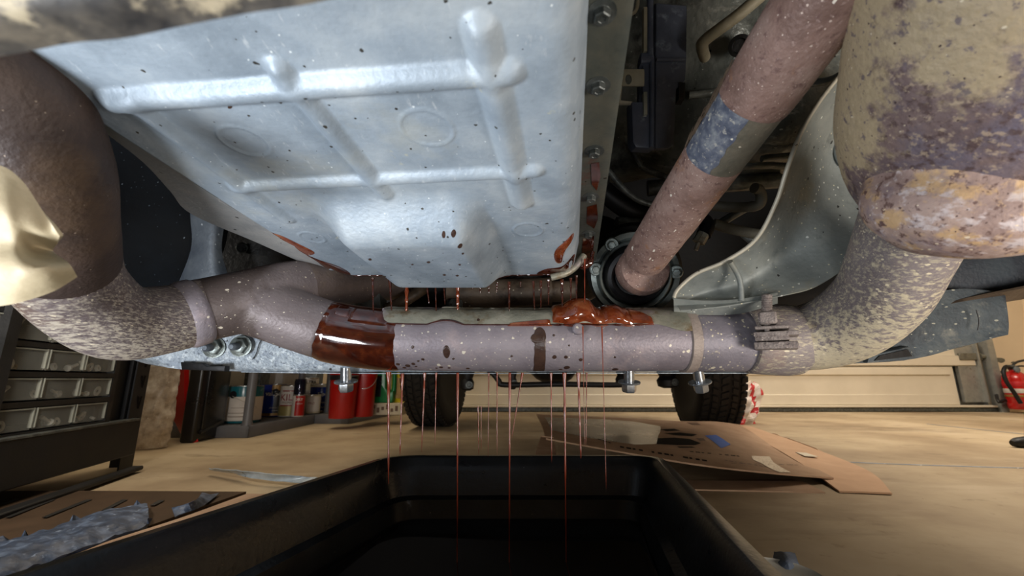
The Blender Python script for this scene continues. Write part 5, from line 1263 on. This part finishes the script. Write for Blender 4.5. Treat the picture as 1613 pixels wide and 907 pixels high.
can(455, .105, .060, .178, ('white', [(.02, .34, 'olive', -90, 90), (.33, .37, 'redprint', -60, 60), (.80, .84, 'redprint', -50, 50)]), 'white and gold primer can with red block lettering on shelf', texts=[('KILZ', .052, .60, 'redprint', -8, 0), ('PREMIUM', .020, .44, 'printgrey', -8, 0)])
sp, c = can(468, .028, .034, .125, ('white', [(.05, .95, 'red', -30, 90)]), 'red and white spray can with dark glossy cap on shelf', 'spray can', 'spray_can', texts=[('DRY', .022, .78, 'whiteprint', 0, 0), ('valspar', .012, .6, 'whiteprint', 10, 0)], shift=-.06)
bm = NB(); add_lathe(bm, [(.033, .128), (.033, .20), (.029, .215), (0, .217)], c, (0, 0, 1), 28); obj('cap', bm, M['darkcap'], sp)
can(481, .30, .075, .225, ('white', [(.6, .85, 'cream', -90, 90)]), 'tall white can behind the spray can on shelf', texts=[('ULTRA', .03, .86, 'print', 10, 0)], shift=.10)
can(489, .075, .055, .115, ('cream', [(.1, .9, 'white', -30, 60)]), 'short cream can between spray can and blue can', texts=[('PRO', .02, .55, 'redprint', 0, 0)], shift=.0)
can(505, .135, .080, .182, ('blue', [(.88, .98, 'cream', -80, 80)]), 'blue can with white lettering beside the far post', texts=[('Super', .032, .62, 'whiteprint', 6, 0), ('INTERIOR', .014, .3, 'whiteprint', 10, 0), ('PAINT', .016, .12, 'whiteprint', 0, 0)])
# things on a second row
for (px, i_, w_, h_, m, lab_, tx) in ((398, .335, .10, .34, 'steeldk', 'dark grey box standing behind the front shelf post', None), (447, .335, .30, .30, 'white', 'white carton behind the paint cans with dark lettering', 'SILICONE'), (489, .325, .12, .27, 'strut', 'pale grey carton behind the blue can', None)):
    c = on_shelf(px, i_); c.z = .057+h_/2
    bm = NB(); add_box(bm, c, (w_, .10, h_), Rm1, .003); o = obj('carton', bm, M[m]); tag(o, lab_, 'carton')
    if tx:
        bm = NB(); vv = Vector((A1.y, -A1.x, 0)); add_text(bm, tx, .035, lambda x, y: c+A1*x+vv*.052+Vector((0, 0, y+.11)), .0006); obj('lettering', bm, M['print'], o, smooth=False)
# red buckets
for (px, py, r, h, lab_) in ((532, 661, .078, .30, 'red bucket left of the middle shelf post, with black lid band'), (566, 658, .072, .32, 'red bucket right of the middle shelf post, beside green jug')):
    c = G(px, py, .056); c += Vector((-.02, .10, 0)); c.z = .057; t = thing('red_bucket', lab_, 'bucket', c)
    bm = NB(); add_lathe(bm, [(r*.86, 0), (r*.88, .004), (r*.98, h*.80), (r*1.05, h*.80), (r*1.06, h*.84), (r*1.0, h*.85), (r, h)], c, (0, 0, 1), 32); obj('pail', bm, M['red'], t)
    bm = NB(); add_lathe(bm, [(r*1.02, h*.70), (r*1.025, h*.71), (r*1.03, h*.78), (r*1.02, h*.79)], c, (0, 0, 1), 32, closed=True); obj('band', bm, M['blacklab'] if px < 550 else M['red'], t)
    bm = NB(); vv = (Vector((0, 0, 0))-Vector((c.x, c.y, 0))).normalized(); sdv = Vector((-vv.y, vv.x, 0)); add_tube(bm, [(c+(vv*math.cos(a)+sdv*math.sin(a))*(r*1.05)+Vector((0, 0, h*(.8-.3*math.cos(a*1.0)*(1 if px > 550 else .1)))), .002) for a in [(-.2+1.4*k/10) for k in range(11)]], 6, 2); obj('bail', bm, M['wire'], t)
# green jug and yellow jug
jc_ = G(603, 653, .056)+Vector((-.0, .03, 0)); jc_.z = .057
bm = NB(); add_box(bm, jc_+Vector((.0, .0, .035)), (.26, .16, .07), None, .004); o = obj('white_carton', bm, M['cream']); tag(o, 'low torn white carton under the green jug', 'carton')
for k in range(8):
    bm = NB(); add_box(bm, jc_+Vector((-.10+.028*k, -.0815, .03+.01*(k % 3))), (.016, .002, .02+.01*(k % 2))); obj('print', bm, M['printgrey'], o)
jb = jc_+Vector((-.03, 0, .072)); j = thing('green_jug', 'green plastic jug with yellow label and side handle', 'jug', jb)
def jug(parts_m, jb, sc_=1.0, w=.17):
    bm = NB(); s = sc_
    def q(x, z): return jb+Vector((x*s, -.045*s, z*s))
    outer = [q(-.085, 0), (q(.085, 0)), q(.09, .02), q(.09, .20), q(.075, .245), q(.045, .262), q(.01, .27), q(-.03, .28), q(-.06, .28), q(-.085, .22)]
    # body made as a frame around the handle hole: left block + right grip
    left = [q(-.085, .0), q(.085, .0), q(.09, .02), q(.09, .07), q(.06, .06), q(.04, .09), q(.035, .20), q(.05, .225), q(.08, .215), q(.085, .235), q(.045, .262), q(-.02, .27), q(-.03, .295), q(-.062, .295), q(-.068, .27), q(-.088, .22)]
    prism(bm, left, (0, .09*s, 0), .006*s)
    o1 = obj('body', bm, M[parts_m[0]], parts_m[2])
    bm = NB(); add_tube(bm, [(q(.078, .05)+Vector((0, .045*s, 0)), .017*s), (q(.082, .09)+Vector((0, .045*s, 0)), .014*s), (q(.08, .17)+Vector((0, .045*s, 0)), .014*s), (q(.072, .225)+Vector((0, .045*s, 0)), .018*s)], 14, 5); obj('grip', bm, M[parts_m[0]], parts_m[2])
    bm = NB(); add_box(bm, q(-.028, .10)+Vector((0, -.001, 0)), (.085*s, .003, .13*s), None, .001); obj('label', bm, M[parts_m[1]], parts_m[2])
    bm = NB(); add_lathe(bm, [(.024*s, 0), (.024*s, .03*s), (.02*s, .034*s), (0, .034*s)], q(-.046, .293)+Vector((0, .045*s, 0)), (0, 0, 1), 20); obj('cap', bm, M[parts_m[3]], parts_m[2])
jug(('green', 'blacklab', j, 'green'), jb)
bm = NB(); add_box(bm, jb+Vector((-.045, -.0485, .085)), (.042, .003, .10), None, .001); obj('label', bm, M['yellow'], j)
for k, (w_, z_) in enumerate(((.05, .235), (.06, .215), (.055, .195), (.045, .175), (.03, .125), (.02, .105))):
    bm = NB(); add_box(bm, jb+Vector((-.035, -.0505, z_)), (w_, .002, .010 if k < 4 else .005)); obj('label_print', bm, M['whiteprint'], j)
yb = jc_+Vector((.115, .06, .06)); yj = thing('yellow_jug', 'yellow plastic jug behind the green jug beside left tyre', 'jug', yb)
jug(('yellow', 'gold', yj, 'blacklab'), yb)
# ---- black tool case with red shell, bubble wrap
b0, b1 = G(303, 698, 0), G(352, 687, 0); A3 = (b1-b0).normalized(); I3 = Vector((-A3.y, A3.x, 0)); Ln = (b1-b0).length; R3 = Matrix.Rotation(math.atan2(A3.y, A3.x), 3, 'Z')
tcs = thing('tool_case', 'upright black case with a red back shell left of the shelves', 'case', b0)
bm = NB(); add_box(bm, b0+A3*Ln/2+I3*.03+Vector((0, 0, .25)), (Ln, .06, .5), R3, .012, 3); obj('lid_shell', bm, M['casebk'], tcs)
bm = NB(); add_box(bm, b0+A3*Ln/2-I3*.003+Vector((0, 0, .26)), (Ln-.08, .01, .42), R3, .004, 2); obj('lid_panel', bm, M['casebk'], tcs)
bm = NB(); add_tube(bm, T([b0+A3*.03-I3*.006+Vector((0, 0, .04)), b0+A3*(Ln-.03)-I3*.006+Vector((0, 0, .075))], .008), 8, 1); obj('grip_bar', bm, M['casebk'], tcs)
bm = NB(); p0 = PY(300, 696, 1.98); 
ctrl = [[PY(268, 560, 2.0), PY(291, 560, 1.96)], [PY(265, 640, 2.0), PY(290, 620, 1.94)], [PY(277, 668, 2.0), PY(295, 665, 1.94)], [PY(291, 697, 2.0), PY(304, 698, 1.93)]]
sheet(bm, ctrl, .02, 6, 4); obj('back_shell', bm, M['red'], tcs)
bm = NB(); bc = G(209, 710, 0); bc.y += .06; P = []; nU, nV = 40, 26
for jx_ in range(nV+1):
    v = jx_/nV; row = []
    for i in range(nU+1):
        a = 2*PI*i/nU; r = .084*(1-.22*v)*(1-.15*(1-v)**6); nz = noise.noise(Vector((math.cos(a)*3, math.sin(a)*3, v*9)))+.5*noise.noise(Vector((math.cos(a)*9, math.sin(a)*9, v*22)))
        row.append(bc+Vector((math.cos(a)*r*(1+.16*nz)+.0*v, math.sin(a)*r*.8*(1+.16*nz), .005+v*.42)))
    P.append(row)
P.insert(0, [bc+Vector((0, 0, .006))]*(nU+1)) if False else None
grid_mesh(bm, P)
o = obj('bubble_wrap_roll', bm, M['bubble']); tag(o, 'crinkled bubble wrap bundle between the black bench and red case', 'bubble wrap')

# ---- black bench frame and drawer organiser
O = G(208, 735, 0); AB = Vector((.26, -.965, 0)).normalized(); NB_ = Vector((.965, .26, 0)).normalized()
def bt(t, z, out=0.0): return O+AB*t+NB_*out+Vector((0, 0, z))
def t_of(px, py):
    p = hit(px, py, O, NB_); return (p-O).dot(AB), p.z
RB = Matrix((AB, -NB_*-1, Vector((0, 0, 1)))).transposed()
RB = Matrix.Rotation(math.atan2(AB.y, AB.x), 3, 'Z')
bf = thing('bench_frame', 'black slotted steel bench frame at the left edge', 'workbench', O)
bm = NB(); add_box(bm, bt(.035, .37, -.002), (.07, .004, .74), RB); add_box(bm, bt(-.0, .37, -.03), (.004, .06, .74), RB)
up_ = obj('upright', bm, M['benchblk'], bf)
bm = NB(); te_ = t_of(182, 575)[0]; add_box(bm, bt(te_/2+.01, .45, -.022), (te_+.02, .006, .60), RB); obj('side_panel', bm, M['benchblk'], bf)
for k in range(9):
    for sx in (-1, 1):
        bm = NB(); zc = .13+.065*k; a = bt(.022+(.012 if sx > 0 else -.006), zc+.022, .0007); b = bt(.022+(.004 if sx > 0 else .002), zc-.016, .0007)
        prism(bm, [a, a+AB*.008, b+AB*.005, b], NB_*.0006); obj('slot', bm, M['print'], up_)
bm = NB(); add_box(bm, bt(.62, .095, .004), (1.16, .03, .105), RB, .003); obj('beam', bm, M['benchblk'], bf)
bm = NB(); add_box(bm, bt(.62, .148, .004), (1.16, .034, .006), RB, .001); obj('beam_lip', bm, M['steeldk'], bf)
bm = NB(); add_box(bm, bt(.5, .40, -.30), (1.2, .02, .8), RB); obj('back_panel', bm, M['benchblk'], bf)
bm = NB(); add_box(bm, bt(.055, .33, -.012), (.05, .01, .36), RB); obj('gusset', bm, M['benchblk'], bf)
bm = NB(); add_box(bm, bt(.57, .012, .06), (.95, .03, .012), RB, .003); o = obj('bench_shadow_strip', bm, M['benchblk']); tag(o, 'flat black strip standing in for the bench shadow on the floor', 'shadow strip')  # black strip laid in place of the shadow the bench casts here
og = thing('drawer_organiser', 'black drawer organiser with clear plastic drawers of hardware', 'drawer cabinet', bt(.4, .15, -.1))
rows = [.155+.066*k for k in range(6)]
ts = [t_of(182, 575)[0], t_of(131, 578)[0], t_of(73, 580)[0]]
w_ = ts[1]-ts[0]; w2 = ts[2]-ts[1]; wv = (w_+w2)/2
edges = [ts[0]+wv*k for k in range(8)]
bm = NB()
for k in range(len(rows)+1):
    z = .155+.066*k-.006; add_box(bm, bt((edges[0]+edges[-1])/2, z, -.075), (edges[-1]-edges[0]+.03, .15, .012), RB)
add_box(bm, bt(edges[0]-.012, .35, -.075), (.02, .15, .42), RB); add_box(bm, bt((edges[0]+edges[-1])/2, .35, -.152), (edges[-1]-edges[0]+.03, .006, .42), RB)
tl = t_of(14, 545)[0]
obj('cabinet', bm, M['black'], og)
bm = NB(); tl_ = t_of(12, 560)[0]; add_box(bm, bt(tl_+.02, .36, .004), (.03, .02, .46), RB); obj('side_post', bm, M['black'], og)
nbn = 0
for ri, z in enumerate(rows):
    for k in range(5):
        a, b = edges[k]+.004, edges[k+1]-.004; zc = z+.030; hh = .052
        bm = NB(); cx_ = (a+b)/2
        add_box(bm, bt(cx_, zc-.003, -.004), (b-a, .0022, hh-.006), RB); d_ = obj('drawer', bm, M['bin'], og)
        bm = NB(); add_box(bm, bt(cx_, zc+hh/2-.006, -.003), (b-a, .007, .003), RB); add_box(bm, bt(a+.001, zc, -.003), (.0022, .007, hh-.008), RB); add_box(bm, bt(b-.001, zc, -.003), (.0022, .007, hh-.008), RB)
        obj('drawer_rim', bm, M['binedge'], d_)
        if k > 3: continue
        for e in range(3):
            tt = a+.015+(b-a-.03)*rnd.random(); zz = z+.004; ou = -.014-.02*rnd.random(); p = bt(tt, zz, ou); kind = ['washer', 'nut', 'bolt'][(e+k+ri) % 3]
            bm = NB(); s = .7+.7*rnd.random()
            mm = M['brass'] if (k >= 2 and e == 0 and ri in (1, 2)) else M['hw']
            if kind == 'washer': add_lathe(bm, [(.004*s, -.001), (.010*s, -.001), (.010*s, .001), (.004*s, .001)], p+Vector((0, 0, .010*s)), NB_+Vector((0, 0, rnd.uniform(-.3, .6))), 18, closed=True)
            elif kind == 'nut': add_lathe(bm, [(.0045*s, -.003), (.0085*s, -.003), (.0085*s, .003), (.0045*s, .003)], p+Vector((0, 0, .009*s)), NB_+Vector((rnd.uniform(-.6, .6), 0, rnd.uniform(0, .8))), 6, closed=True)
            else:
                dv = (AB*rnd.uniform(-1, 1)+Vector((0, 0, rnd.uniform(.05, .5)))).normalized(); p2 = p+Vector((0, 0, .007)); add_lathe(bm, [(.0085*s, 0), (.0085*s, .006*s), (.0042*s, .006*s), (.0042*s, .035*s), (0, .035*s)], p2, dv, 12)
            o = obj('loose_'+kind, bm, mm); lb_ = 'loose %s in clear drawer, %s row up, %s drawer from the right' % ({'washer': 'round washer', 'nut': 'hexagon nut', 'bolt': 'short bolt'}[kind], ['bottom', 'second', 'third', 'fourth', 'fifth', 'top'][ri], ordinal(k))
            tag(o, lb_, kind, {'washer': 'loose washers in the clear drawers', 'nut': 'loose nuts in the clear drawers', 'bolt': 'loose bolts in the clear drawers'}[kind])
